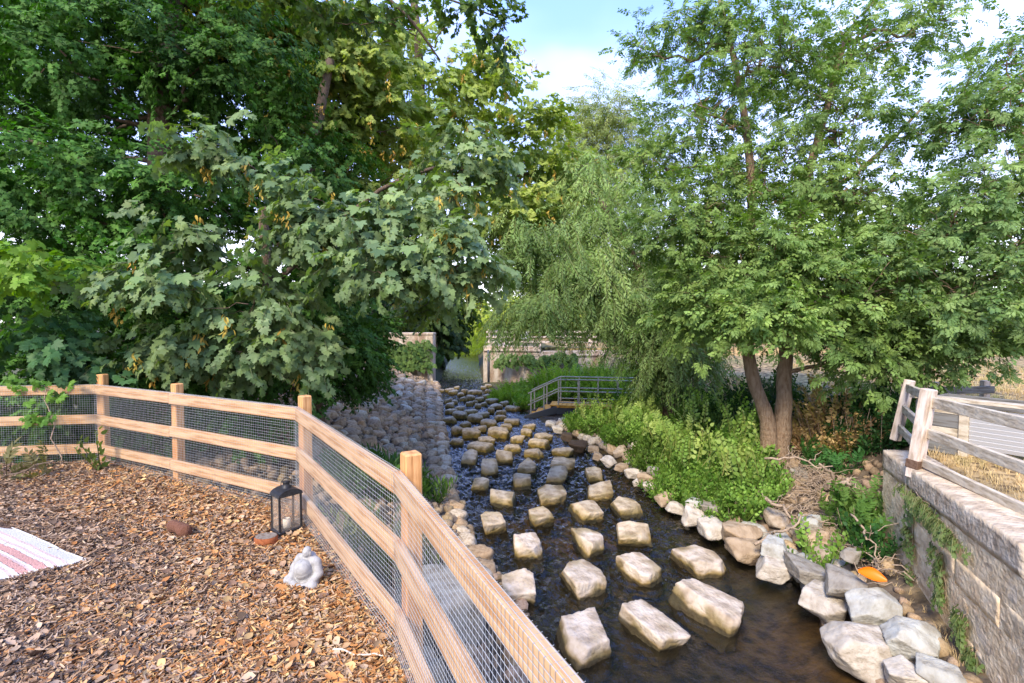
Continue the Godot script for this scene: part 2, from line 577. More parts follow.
func build_mulch() -> void:
	var P := PackedVector3Array()
	var I := PackedInt32Array()
	var C := PackedColorArray()
	var step := 0.07
	var idx := {}
	var nx := int(8.6 / step)
	var nz := int(7.2 / step)
	for j in nz:
		for i in nx:
			var p := Vector2(-7.6 + i * step, -6.3 + j * step)
			if Geometry2D.is_point_in_polygon(p, garden):
				idx[j * nx + i] = P.size()
				var e := 1e9
				for k in fence_line.size() - 1:
					e = minf(e, p.distance_to(Geometry2D.get_closest_point_to_segment(p, fence_line[k], fence_line[k + 1])))
				P.append(Vector3(p.x, mulch_y(p.x, p.y) - (0.05 if e < 0.16 else 0.0), p.y))
				C.append(Color(0.17, 0.105, 0.065) if e > 0.2 else Color(0.16, 0.15, 0.14))
	for j in nz - 1:
		for i in nx - 1:
			var a := j * nx + i
			if idx.has(a) and idx.has(a + 1) and idx.has(a + nx) and idx.has(a + nx + 1):
				I.append_array([idx[a], idx[a + 1], idx[a + nx], idx[a + 1], idx[a + nx + 1], idx[a + nx]])
	var bed := put("mulch_bed", smooth_mesh(P, I, C), M.mulch)
	bed.set_meta("kind", "structure")
	rng.seed = 77
	var rug_at := Vector3(-3.095, 0.035, -3.585) * Vector3(1, 0, 1)
	var rug_1 := Vector3(-4.413, 0.035, -4.245) * Vector3(1, 0, 1) - rug_at
	var rug_2 := Vector3(-3.444, 0.035, -3.299) * Vector3(1, 0, 1) - rug_at
	var rug_n := Vector3.UP.cross(rug_1).normalized()
	rug_n = rug_n if rug_n.dot(rug_2) > 0.0 else -rug_n
	var rug_u := Vector3.UP.cross(rug_2).normalized()
	rug_u = rug_u if rug_u.dot(rug_1) > 0.0 else -rug_u
	var leaf := chip_mesh(0)
	var bark := chip_mesh(1)
	var T := [[], []]
	var K := [[], []]
	var single := 0
	var tints := [Color(0.60, 0.29, 0.09), Color(0.52, 0.22, 0.06), Color(0.62, 0.38, 0.19), Color(0.55, 0.40, 0.26), Color(0.34, 0.17, 0.07), Color(0.70, 0.47, 0.20)]
	var dark := [Color(0.34, 0.21, 0.12), Color(0.22, 0.13, 0.08), Color(0.48, 0.34, 0.23), Color(0.56, 0.41, 0.28), Color(0.13, 0.085, 0.055), Color(0.42, 0.27, 0.16)]
	var shared := []
	for c in tints:
		var m := mat(Color(c.r, c.g, c.b).linear_to_srgb(), 0.8)
		m.uv1_triplanar = false
		shared.append(m)
	for n in 150000:
		# thick on the ground where the picture looks closest
		var d := 1.15 + 5.1 * pow(rng.randf(), 1.35)
		var x := rng.randf_range(-1.12, 0.25) * d
		if not Geometry2D.is_point_in_polygon(Vector2(x, -d), garden):
			continue
		var is_leaf := rng.randf() < 0.42
		if rug_u.dot(Vector3(x, 0, -d) - rug_at) > -0.01 and rug_n.dot(Vector3(x, 0, -d) - rug_at) > -0.01 and rng.randf() < 0.988:
			continue
		# warm fresh leaves gather along the fence, brown bark towards the rug
		var warm := clampf(0.55 + (x + d * 0.62) * 0.45 + smoothstep(3.6, 5.2, d) * 0.5 + wobble.get_noise_2d(x * 22.0, d * 22.0) * 0.5, 0.05, 0.92)
		var c: Color = tints[rng.randi() % 6] if rng.randf() < warm else dark[rng.randi() % 6]
		c = Color(c.r, c.g * 0.97, c.b * 0.92) * rng.randf_range(0.52, 1.02)
		var s := (rng.randf_range(0.042, 0.068) if rng.randf() < 0.10 else rng.randf_range(0.013, 0.032)) if is_leaf else rng.randf_range(0.02, 0.068)
		var b := Basis(Vector3.UP, rng.randf() * TAU) * Basis(Vector3.RIGHT, rng.randf_range(-0.55, 0.55)) * Basis(Vector3.BACK, rng.randf_range(-0.7, 0.7))
		if rng.randf() < 0.35:
			b = b * Basis(Vector3.BACK, PI)
		var xf := Transform3D(b.scaled(Vector3.ONE * s), Vector3(x, mulch_y(x, -d) + rng.randf_range(0.0, 0.022), -d))
		if is_leaf and single < 290 and d < 3.2 and s > 0.042 and x < 0.1:
			single += 1
			var o := put("leaf", leaf, shared[rng.randi() % 6], bed)
			o.transform = xf
			continue
		T[0 if is_leaf else 1].append(xf)
		K[0 if is_leaf else 1].append(Color(c.r, c.g, c.b))
	scatter("leaf_litter", bed, leaf, M.chip, T[0], K[0])
	scatter("bark_chips", bed, bark, M.chip, T[1], K[1])

# ---------------------------------------------------------------- the garden fence
func build_fence() -> void:
	var f := thing("garden_fence", "new post and rail timber fence with fine wire mesh around the mulched corner", "fence", Vector3(-1.9, 0, -4.56))
	var off := f.position
	var tops := [1.06, 1.10, 1.07, 1.075, 1.065, 1.07]
	for i in range(1, 6):
		var p := fence_line[i]
		var dir := (fence_line[mini(i + 1, 6)] - fence_line[i - 1]).normalized()
		var xf := Transform3D(Basis(Vector3.UP, -dir.angle()), Vector3(p.x, (tops[i] - 0.5) / 2.0, p.y) - off)
		var st := new_st()
		bevel_box(st, Transform3D(), Vector3(0.092, tops[i] + 0.5, 0.092), 0.008)
		var o := part("post", st, M.post, f)
		o.transform = xf
	for i in 6:
		var a := fence_line[i]
		var b := fence_line[i + 1]
		var dir := (b - a).normalized()
		var inside := Vector2(-dir.y, dir.x)
		if not Geometry2D.is_point_in_polygon((a + b) / 2.0 + inside * 0.2, garden):
			inside = -inside
		for h in [0.915, 0.55, 0.185]:
			var lift := rng.randf_range(-0.006, 0.006)
			var pa := a + inside * 0.071 - dir * 0.01
			var pb := b + inside * 0.071 - dir * 0.012
			var A := Vector3(pa.x, h + lift, pa.y) - off
			var B := Vector3(pb.x, h + rng.randf_range(-0.006, 0.006), pb.y) - off
			var o := box_part("rail", f, M.rail, along(A, B), Vector3(A.distance_to(B), 0.115, 0.04), 0.006)
			if h > 0.9:
				o.name = "top_rail"
		# the wire netting, on the garden side and folded over the top rail
		var st := new_st()
		var length := a.distance_to(b)
		var n := int(length / 0.0265)
		var out := inside * 0.0945
		for k in n:
			var q := a + dir * (length * (k + 0.5) / n) + out
			var jit := Vector3(dir.x, 0, dir.y) * rng.randf_range(-0.004, 0.004)
			var lo := Vector3(q.x, 0.0, q.y) - off
			wire(st, lo + jit, Vector3(lo.x, 0.977, lo.z) + jit * 0.5)
			var back := q - inside * 0.042
			wire(st, Vector3(lo.x, 0.976, lo.z) + jit * 0.5, Vector3(back.x - off.x, 0.979, back.y - off.z) + jit)
		for k in 38:
			var h := 0.01 + k * 0.0262
			var p0 := a + out
			var p1 := b + out
			var w := rng.randf_range(-0.004, 0.004)
			wire(st, Vector3(p0.x, h, p0.y) - off, Vector3(p1.x, h + w, p1.y) - off)
		for k in [0.062, 0.08]:
			var p2: Vector2 = a + inside * k
			var p3: Vector2 = b + inside * k
			wire(st, Vector3(p2.x, 0.981, p2.y) - off, Vector3(p3.x, 0.981, p3.y) - off)
		var net := part("wire_mesh", st, M.wire, f)
		net.set_meta("kind", "stuff")

func wire(st: SurfaceTool, a: Vector3, b: Vector3) -> void:
	var x := (b - a).normalized()
	var y := x.cross(Vector3(0.3, 0.4, 0.7)).normalized() * 0.00095
	var z := x.cross(y)
	var c := (a + b) / 2.0
	var q := [y, -y * 0.5 + z * 0.87, -y * 0.5 - z * 0.87]
	for k in 3:
		quad_out(st, a + q[k], a + q[(k + 1) % 3], b + q[(k + 1) % 3], b + q[k], c)

# ---------------------------------------------------------------- small things in the garden
func lathe(st: SurfaceTool, xf: Transform3D, R: Array, H: Array, sides := 16, squash := 1.0) -> void:
	var rings := []
	for i in R.size():
		var ring := []
		for k in sides:
			var a := TAU * k / sides
			ring.append(xf * Vector3(R[i] * cos(a), H[i], R[i] * sin(a) * squash))
		rings.append(ring)
	for i in R.size() - 1:
		var c := xf * Vector3(0, (H[i] + H[i + 1]) / 2.0, 0)
		for k in sides:
			var j := (k + 1) % sides
			quad_out(st, rings[i][k], rings[i][j], rings[i + 1][j], rings[i + 1][k], c)

func blob(caps: Array, cell: float, k: float) -> ArrayMesh:   # capsules [a, b, ra, rb] joined by a smooth minimum, meshed as surface nets
	var lo := Vector3.ONE * 1e9
	var hi := -lo
	for c in caps:
		for e in 2:
			var r: float = maxf(c[2], c[3]) + k + cell * 2.0
			lo = lo.min(c[e] - Vector3.ONE * r)
			hi = hi.max(c[e] + Vector3.ONE * r)
	var n := Vector3i(((hi - lo) / cell).ceil()) + Vector3i.ONE
	var F := PackedFloat32Array()
	F.resize(n.x * n.y * n.z)
	for z in n.z:
		for y in n.y:
			for x in n.x:
				var p := lo + Vector3(x, y, z) * cell
				var acc := 0.0
				for c in caps:
					var ab: Vector3 = c[1] - c[0]
					var t := clampf((p - c[0]).dot(ab) / maxf(ab.length_squared(), 1e-9), 0.0, 1.0)
					var dist: float = p.distance_to(c[0] + ab * t) - lerpf(c[2], c[3], t)
					if dist < 0.2:
						acc += exp(-dist / k)
				F[(z * n.y + y) * n.x + x] = -log(maxf(acc, 1e-9)) * k
	var V := PackedVector3Array()
	var I := PackedInt32Array()
	var at := {}
	for z in n.z - 1:
		for y in n.y - 1:
			for x in n.x - 1:
				var s := Vector3.ZERO
				var cnt := 0
				for e in 12:
					var ax := e / 4
					var u := e % 2
					var w := (e / 2) % 2
					var o0 := Vector3i(0, u, w) if ax == 0 else Vector3i(u, 0, w) if ax == 1 else Vector3i(u, w, 0)
					var o1 := o0
					o1[ax] = 1
					var f0 := F[((z + o0.z) * n.y + y + o0.y) * n.x + x + o0.x]
					var f1 := F[((z + o1.z) * n.y + y + o1.y) * n.x + x + o1.x]
					if (f0 < 0.0) != (f1 < 0.0):
						s += Vector3(o0).lerp(Vector3(o1), f0 / (f0 - f1))
						cnt += 1
				if cnt:
					at[(z * n.y + y) * n.x + x] = V.size()
					V.append(lo + (Vector3(x, y, z) + s / cnt) * cell)
	for z in range(1, n.z - 1):
		for y in range(1, n.y - 1):
			for x in range(1, n.x - 1):
				var i0 := (z * n.y + y) * n.x + x
				for ax in 3:
					var step: int = [1, n.x, n.x * n.y][ax]
					var inside := F[i0] < 0.0
					if inside == (F[i0 + step] < 0.0):
						continue
					var du: int = [n.x, n.x * n.y, 1][ax]
					var dv: int = [n.x * n.y, 1, n.x][ax]
					var q := [at[i0 - du - dv], at[i0 - dv], at[i0], at[i0 - du]]
					if inside:
						I.append_array([q[0], q[2], q[1], q[0], q[3], q[2]])
					else:
						I.append_array([q[0], q[1], q[2], q[0], q[2], q[3]])
	return smooth_mesh(V, I)

func build_lantern() -> void:
	var p := Vector3(-1.872, 0.020, -4.094)
	var L := thing("garden_lantern", "dark grey metal lantern with glass sides standing by the fence corner post", "lantern", p, 0.85)
	L.scale = Vector3.ONE * 0.88
	var w := 0.2
	var dpt := 0.16
	box_part("base", L, M.lantern, Transform3D(Basis(), Vector3(0, 0.015, 0)), Vector3(w + 0.03, 0.03, dpt + 0.03), 0.006)
	for sx in [-1, 1]:
		for sz in [-1, 1]:
			box_part("corner_bar", L, M.lantern, Transform3D(Basis(), Vector3(sx * w / 2, 0.19, sz * dpt / 2)), Vector3(0.018, 0.32, 0.018), 0.003)
	for s in [-1, 1]:
		box_part("glass_pane", L, M.glass, Transform3D(Basis(), Vector3(s * w / 2, 0.19, 0)), Vector3(0.003, 0.31, dpt - 0.02), 0.0005)
		box_part("glass_pane", L, M.glass, Transform3D(Basis(), Vector3(0, 0.19, s * dpt / 2)), Vector3(w - 0.02, 0.31, 0.003), 0.0005)
	var st := new_st()      # arched roof
	var prof := []
	for i in 9:
		var a := PI * i / 8.0
		prof.append(Vector2(-cos(a) * (w / 2 + 0.016), 0.35 + sin(a) * 0.06))
	for i in 8:
		for z in [-1, 1]:
			var zz: float = z * (dpt / 2 + 0.016)
			tri_out(st, Vector3(prof[i].x, prof[i].y, zz), Vector3(prof[i + 1].x, prof[i + 1].y, zz), Vector3(0, 0.35, zz), Vector3(0, 0.36, 0))
		quad_out(st, Vector3(prof[i].x, prof[i].y, -0.096), Vector3(prof[i + 1].x, prof[i + 1].y, -0.096), Vector3(prof[i + 1].x, prof[i + 1].y, 0.096), Vector3(prof[i].x, prof[i].y, 0.096), Vector3(0, 0.3, 0))
	quad_out(st, Vector3(-0.116, 0.349, -0.096), Vector3(0.116, 0.349, -0.096), Vector3(0.116, 0.349, 0.096), Vector3(-0.116, 0.349, 0.096), Vector3(0, 0.5, 0))
	part("roof", st, M.lantern, L)
	var st2 := new_st(true)
	lathe(st2, Transform3D(Basis(), Vector3(0, 0.405, 0)), [0.045, 0.04, 0.03, 0.03, 0.036, 0.0], [0.0, 0.02, 0.03, 0.05, 0.06, 0.066])
	part("chimney_cap", st2, M.lantern, L)
	var st3 := new_st(true)
	var ring := []
	for i in 13:
		var a := PI * i / 12.0
		ring.append(Vector3(cos(a) * 0.05, 0.44 + sin(a) * 0.06, 0))
	tube(st3, ring, taper(0.004, 0.004, 12), 6)
	part("handle", st3, M.lantern, L)
	var st4 := new_st(true)
	lathe(st4, Transform3D(Basis(), Vector3(0, 0.03, 0)), [0.0, 0.035, 0.035, 0.03, 0.0], [0.0, 0.0, 0.08, 0.084, 0.08])
	part("candle", st4, M.candle, L)

func build_statue() -> void:
	var p := Vector3(-1.410, 0.010, -3.307)
	var caps := [
		[Vector3(0, 0.065, 0.0), Vector3(0, 0.10, 0.0), 0.092, 0.085],           # hips
		[Vector3(0, 0.10, -0.02), Vector3(0, 0.19, -0.03), 0.08, 0.056],         # back
		[Vector3(0, 0.135, 0.045), Vector3(0, 0.15, 0.05), 0.074, 0.070],        # round belly
		[Vector3(-0.058, 0.19, -0.02), Vector3(0.058, 0.19, -0.02), 0.036, 0.036],# shoulders
		[Vector3(-0.085, 0.185, -0.015), Vector3(-0.122, 0.11, 0.01), 0.036, 0.032], # arms in wide sleeves
		[Vector3(-0.122, 0.11, 0.01), Vector3(-0.10, 0.065, 0.08), 0.034, 0.026],
		[Vector3(0.085, 0.185, -0.015), Vector3(0.122, 0.11, 0.01), 0.036, 0.032],
		[Vector3(0.122, 0.11, 0.01), Vector3(0.10, 0.065, 0.08), 0.034, 0.026],
		[Vector3(-0.06, 0.045, 0.0), Vector3(-0.118, 0.04, 0.085), 0.045, 0.042], # legs crossed
		[Vector3(-0.118, 0.04, 0.085), Vector3(0.01, 0.028, 0.125), 0.036, 0.026],
		[Vector3(0.06, 0.045, 0.0), Vector3(0.118, 0.04, 0.085), 0.045, 0.042],
		[Vector3(0.118, 0.04, 0.085), Vector3(-0.01, 0.028, 0.125), 0.036, 0.026],
		[Vector3(0, 0.21, -0.022), Vector3(0, 0.235, -0.012), 0.028, 0.026],      # neck
		[Vector3(0, 0.258, -0.004), Vector3(0, 0.275, -0.008), 0.033, 0.031],     # bald head
		[Vector3(-0.034, 0.262, -0.006), Vector3(-0.034, 0.246, -0.004), 0.008, 0.008],  # long ears
		[Vector3(0.034, 0.262, -0.006), Vector3(0.034, 0.246, -0.004), 0.008, 0.008],
		[Vector3(0, 0.266, 0.028), Vector3(0, 0.257, 0.033), 0.005, 0.007],       # nose
		[Vector3(-0.012, 0.274, 0.024), Vector3(0.012, 0.274, 0.024), 0.005, 0.005], # brow
		[Vector3(-0.011, 0.246, 0.026), Vector3(0.011, 0.246, 0.026), 0.0055, 0.0055], # smiling lips
	]
	for s in [-1.0, 1.0]:      # small hands with four fingers and a thumb resting on the knees
		var palm := Vector3(s * 0.098, 0.066, 0.095)
		caps.append([Vector3(s * 0.10, 0.066, 0.082), palm, 0.019, 0.016])
		for k in 4:
			var a := palm + Vector3(s * (k - 1.5) * 0.0085, 0.001, 0.004)
			var len_: float = [0.020, 0.024, 0.023, 0.017][k]
			caps.append([a, a + Vector3(s * (k - 1.5) * 0.002, -0.006, len_), 0.0052, 0.0042])
		caps.append([palm, palm + Vector3(-s * 0.022, 0.004, 0.008), 0.006, 0.005])
	var o := put("buddha_statue", blob(caps, 0.0045, 0.0038), M.plaster)
	o.position = p + Vector3(0.045, 0, 0.02)
	o.scale = Vector3.ONE * 0.82
	o.rotation = Vector3(0.12, -0.35, -0.05)
	tag(o, "small white plaster seated garden statue on the leaf mulch", "statue")

func build_rug() -> void:
	var a := Vector3(-3.095, 0.035, -3.585)
	var u := (Vector3(-4.413, 0.035, -4.245) - a).normalized()
	var w := (Vector3(-3.444, 0.035, -3.299) - a).normalized()
	var R := thing("striped_rug", "white woven rug with coral and blue grey stripes lying on the mulch", "rug", a)
	# each stripe is a strip of weave; widths in metres from the edge by the fence side
	var bands := [[0.10, 0], [0.02, 1], [0.035, 0], [0.02, 1], [0.03, 0], [0.06, 2], [0.02, 0], [0.02, 1], [0.05, 2], [0.03, 0], [0.02, 1], [0.06, 0], [0.045, 3], [0.04, 0], [0.035, 2], [0.12, 0], [0.05, 1], [0.10, 0], [0.06, 2], [0.2, 0]]
	var cols := [Color(0.86, 0.84, 0.80), Color(0.82, 0.72, 0.68), Color(0.80, 0.60, 0.55), Color(0.50, 0.55, 0.57)]
	var weave := noise_tex(31, 0.06, [grey(0.8), grey(0.95), grey(1.0)], [0.2, 0.5, 0.8], 3, 256)
	var weave_n := noise_tex(32, 0.09, [], [], 2, 256, 5.0)
	var mats := []
	for c in cols:
		mats.append(mat(c, 0.95, weave, Vector3(4, 4, 4), weave_n, 1.0))
	var s := 0.0
	for bnd in bands:
		var V := PackedVector3Array()
		var I := PackedInt32Array()
		var nu := 60
		for i in nu + 1:
			var t := 1.9 * i / nu
			for k in 2:
				var v: float = s + bnd[0] * k
				if bnd[1] == 3 or bnd[1] == 2:
					v += 0.006 * sin(t * 130.0)
				var q := u * t + w * v
				q.y = 0.024 * wobble.get_noise_2d((a.x + q.x) * 16.0, (a.z + q.z) * 16.0) - 0.02 * smoothstep(0.1, 0.0, minf(t, v)) + (0.001 if bnd[1] == 3 or bnd[1] == 2 else 0.0)
				V.append(q)
		for i in nu:
			var b: int = i * 2
			I.append_array([b, b + 1, b + 2, b + 1, b + 3, b + 2])
		put("stripe", smooth_mesh(V, I), mats[bnd[1]], R)
		s += bnd[0]
	var fr := new_st()
	for i in 46:
		var f0: Vector3 = w * (0.02 + i * 0.021)
		f0.y = -0.004
		tube(fr, [f0, f0 - u * 0.02 + Vector3(0, -0.006, 0), f0 - u * rng.randf_range(0.03, 0.045) + w * rng.randf_range(-0.008, 0.008) + Vector3(0, -0.016, 0)], [0.003, 0.0025, 0.0015], 4)
	var fringe := part("fringe", fr, mats[0], R)
	fringe.set_meta("kind", "stuff")
	var st := new_st(true)
	var hem := []
	for i in 30:
		var t := 1.9 * i / 29.0
		var q := u * t
		q.y = 0.024 * wobble.get_noise_2d((a.x + q.x) * 16.0, (a.z + q.z) * 16.0) - 0.02
		hem.append(q)
	tube(st, hem, taper(0.007, 0.007, 29), 6)
	part("hem", st, mats[0], R)

func build_bits() -> void:
	rng.seed = 9
	var lg := Vector3(-2.749, 0.030, -4.051)
	var st := new_st(true)
	tube(st, [Vector3(-0.12, 0.02, -0.07), Vector3(-0.05, 0.032, -0.03), Vector3(0.03, 0.03, 0.0), Vector3(0.1, 0.03, 0.06), Vector3(0.13, 0.028, 0.09)], [0.03, 0.05, 0.045, 0.05, 0.042], 13, 0.9)
	var o := part("log", st, mat(Color(0.44, 0.29, 0.21), 0.95, M.bark.albedo_texture, Vector3(6, 6, 6), M.bark.normal_texture, 2.0))
	o.position = lg
	tag(o, "short reddish brown log lying on the leaf mulch", "log")
	var sl := Vector3(-1.943, 0.020, -3.885)
	var S := thing("log_slice", "thick round slice of log on the mulch in front of the lantern", "log slice", sl)
	var st2 := new_st(true)
	lathe(st2, Transform3D(), [0.085, 0.09, 0.088, 0.084], [-0.02, 0.01, 0.035, 0.042], 14, 0.8)
	part("bark", st2, mat(Color(0.62, 0.36, 0.2), 0.95, M.bark.albedo_texture, Vector3(6, 6, 6)), S)
	var st3 := new_st()
	lathe(st3, Transform3D(), [0.083, 0.05, 0.0], [0.0425, 0.043, 0.041], 14, 0.8)
	part("cut_face", st3, mat(Color(0.52, 0.48, 0.43), 0.95, M.bark.albedo_texture, Vector3(5, 5, 5)), S)
	var st4 := new_st(true)
	var q0 := Vector3(-0.939, 0.030, -2.557)
	var q1 := Vector3(-0.628, 0.030, -2.510)
	tube(st4, bent(q0, q1, 8, 0.02), taper(0.006, 0.003, 8), 6)
	tag(part("pale_stick", st4, mat(Color(0.85, 0.80, 0.72), 0.9)), "thin pale peeled stick lying on the mulch near the fence foot", "stick")
	var st6 := new_st(true)
	tube(st6, bent(Vector3(-5.568, 0.050, -5.385), Vector3(-4.763, 0.300, -5.124), 8, 0.05), taper(0.012, 0.005, 8), 6)
	tube(st6, bent(Vector3(-5.742, 0.050, -5.680), Vector3(-5.682, 0.250, -5.583), 6, 0.05), taper(0.009, 0.004, 6), 6)
	tag(part("fallen_branch", st6, M.bark_dark), "dark bare fallen branch leaning on the mulch at the left fence panel", "branch")

# ---------------------------------------------------------------- stones
func nth(n: int) -> String:
	var words := ["", "first", "second", "third", "fourth", "fifth", "sixth", "seventh", "eighth", "ninth", "tenth", "eleventh", "twelfth", "thirteenth", "fourteenth", "fifteenth", "sixteenth", "seventeenth", "eighteenth", "nineteenth", "twentieth", "twenty-first", "twenty-second", "twenty-third", "twenty-fourth", "twenty-fifth", "twenty-sixth", "twenty-seventh", "twenty-eighth", "twenty-ninth", "thirtieth"]
	return words[n] if n < words.size() else str(n) + "th"

func boulder_list() -> Array:
	# x, distance, width, picture height, turn, row from the front, place in the row, how many in it
	return [
		[0.77,5.06,0.59,0.58,-12,1,1,2],[1.55,5.28,0.57,0.60,-38,1,2,2],[2.38,5.58,0.70,0.56,-38,2,1,1],[0.09,6.12,0.44,0.50,-8,3,1,3],[0.93,6.30,0.55,0.53,-20,3,2,3],[1.74,6.51,0.57,0.51,-35,3,3,3],
		[2.68,6.75,0.67,0.49,-25,4,1,1],[0.22,7.23,0.46,0.49,-10,5,1,3],[1.17,7.38,0.44,0.47,-15,5,2,3],[1.93,7.68,0.60,0.38,5,5,3,3],[-0.30,8.15,0.42,0.42,-12,6,1,3],[0.50,8.39,0.45,0.35,-10,6,2,3],
		[1.33,8.56,0.56,0.39,-20,6,3,3],[2.06,8.73,0.51,0.40,-15,7,2,2],[-0.17,9.24,0.52,0.41,3,7,1,2],[0.75,9.34,0.58,0.41,-5,8,1,2],[1.73,9.55,0.55,0.25,5,8,2,2],[0.21,10.23,0.49,0.25,0,9,2,4],
		[-0.63,10.05,0.36,0.38,0,9,1,4],[0.96,10.47,0.48,0.34,10,9,3,4],[1.79,10.66,0.43,0.34,-8,9,4,4],[-0.50,11.07,0.47,0.29,-5,10,1,3],[0.36,11.14,0.53,0.33,0,10,2,3],[1.23,11.36,0.52,0.30,5,10,3,3],
		[-1.03,11.82,0.47,0.33,0,11,1,4],[-0.19,11.99,0.48,0.34,0,11,2,4],[0.54,12.32,0.42,0.32,0,11,3,4],[1.29,12.50,0.45,0.28,0,11,4,4],[-0.84,12.87,0.49,0.28,-5,12,1,3],[-0.71,13.57,0.38,0.30,5,13,3,6],
		[0.00,12.87,0.36,0.36,0,12,2,3],[0.72,13.26,0.42,0.24,8,12,3,3],[0.13,13.78,0.30,0.33,0,13,5,6],[0.89,14.00,0.42,0.28,0,13,6,6],[-0.38,14.35,0.52,0.34,0,13,4,6],[-1.19,14.35,0.46,0.29,0,13,2,6],
		[-1.51,13.57,0.33,0.30,0,13,1,6],[0.44,14.59,0.29,0.29,0,14,3,3],[-0.97,15.09,0.36,0.27,0,14,2,3],[-1.65,14.84,0.30,0.33,0,14,1,3],[0.54,15.36,0.34,0.31,0,15,4,4],[-0.73,15.77,0.44,0.28,0,15,2,4],
		[0.00,16.06,0.45,0.29,0,16,4,4],[-1.45,15.77,0.28,0.32,0,15,1,4],[-0.19,15.36,0.31,0.31,0,15,3,4],[-1.21,16.51,0.43,0.26,0,16,2,4],[-2.08,16.36,0.39,0.29,0,16,1,4],[-0.41,16.83,0.34,0.27,0,16,3,4],
		[-1.80,17.16,0.41,0.24,0,17,2,6],[-1.05,17.33,0.42,0.28,0,17,4,6],[-1.49,17.86,0.39,0.29,0,17,3,6],[-0.41,17.68,0.32,0.21,0,17,6,6],[0.02,18.42,0.41,0.22,0,18,8,8],[-0.76,18.04,0.22,0.25,0,17,5,6],
		[-2.25,17.86,0.32,0.21,0,17,1,6],[-1.98,18.42,0.26,0.22,0,18,2,8],[-0.31,19.44,0.31,0.27,0,18,7,8],[-0.64,18.81,0.38,0.23,0,18,6,8],[-2.39,19.02,0.34,0.23,0,18,1,8],[-1.50,19.87,0.20,0.16,0,19,5,7],
		[-2.01,20.57,0.21,0.16,0,19,3,7],[-1.74,20.81,0.29,0.25,0,19,4,7],[-1.34,20.57,0.29,0.21,0,19,6,7],[-0.87,20.10,0.36,0.24,0,19,7,7],[-2.57,20.10,0.28,0.28,0,19,1,7],[-2.30,19.87,0.20,0.24,0,19,2,7],
		[-1.05,21.32,0.30,0.17,0,20,5,5],[-1.30,19.02,0.23,0.15,0,18,4,8],[-1.68,19.44,0.23,0.12,0,18,3,8],[-1.09,19.44,0.23,0.19,0,18,5,8],[-1.80,22.40,0.36,0.22,0,20,3,5],[-1.46,22.40,0.22,0.18,0,20,4,5],
		[-1.12,22.69,0.23,0.23,0,21,6,6],[-2.91,22.99,0.37,0.23,0,21,2,6],[-2.19,22.69,0.27,0.18,0,21,4,6],[-2.67,23.92,0.24,0.14,0,21,3,6],[-3.26,22.99,0.23,0.23,0,21,1,6],[-2.66,22.40,0.36,0.09,0,20,1,5],
		[-1.37,23.92,0.24,0.19,0,21,5,6],[-1.19,24.59,0.30,0.15,0,22,1,1],[-2.28,21.85,0.26,0.13,0,20,2,5],
	]

func build_boulders() -> void:
	var B := boulder_list()
	var far := []
	for k in 8:
		rng.seed = 300 + k
		far.append(rock_mesh(Vector3(0.5, 0.5, 0.5) * Vector3(1.0, 0.95, 0.85), 3, 300 + k * 7, 0.6, 1.0, -0.06, 0.52, 0.04, 60.0, Color(0.52, 0.43, 0.30), Color(0.36, 0.26, 0.15)))
	for i in B.size():
		var b: Array = B[i]
		var d: float = b[1]
		var w: float = b[2]
		var near := i < 26
		var looks := "pale cut-topped boulder" if d < 7.3 else "tan and mossy boulder" if d < 12.0 else "mossy brown boulder" if d < 19.0 else "small far boulder"
		var label := "%s in the stream, %s from left in row %s from the front" % [looks, nth(b[6]), nth(b[5])]
		if b[7] == 1:
			label = "%s standing alone in row %s of the stream from the front" % [looks, nth(b[5])]
		var o: MeshInstance3D
		var wy := water_y(d)
		rng.seed = 900 + i * 13
		if near:
			var steep := absf(b[4]) > 30
			var half := Vector3(w * (0.36 if steep else 0.42), rng.randf_range(0.17, 0.21), w * rng.randf_range(0.44, 0.56) if not steep else w * 0.56)
			o = put("stream_boulder", rock_mesh(half, 4, 40 + i * 17, 0.85, 1.0 if d > 6.3 else 0.85, 0.0, clampf(0.06 + 0.02 * d, 0.16, 0.32), 0.03, 90.0, Color(0.62, 0.53, 0.42) if d < 7.6 else Color(0.56, 0.46, 0.32)), M.stone)
			o.position = Vector3(b[0], wy + 0.015, -d - half.z * 0.75)
			o.rotation = Vector3(rng.randf_range(0.10, 0.22), deg_to_rad(-b[4]), rng.randf_range(-0.06, 0.06))
		else:
			o = put("stream_boulder", far[rng.randi() % 8], M.stone)
			var hh := clampf(w * 0.85, 0.34, 0.5)
			o.scale = Vector3(w * 1.14, hh * rng.randf_range(0.85, 1.15), w * rng.randf_range(0.75, 1.0))
			o.position = Vector3(b[0], wy + 0.03, -d - w * 0.35)
			o.rotation.y = rng.randf_range(-0.5, 0.5)
		tag(o, label, "boulder", "boulders set in the stream")

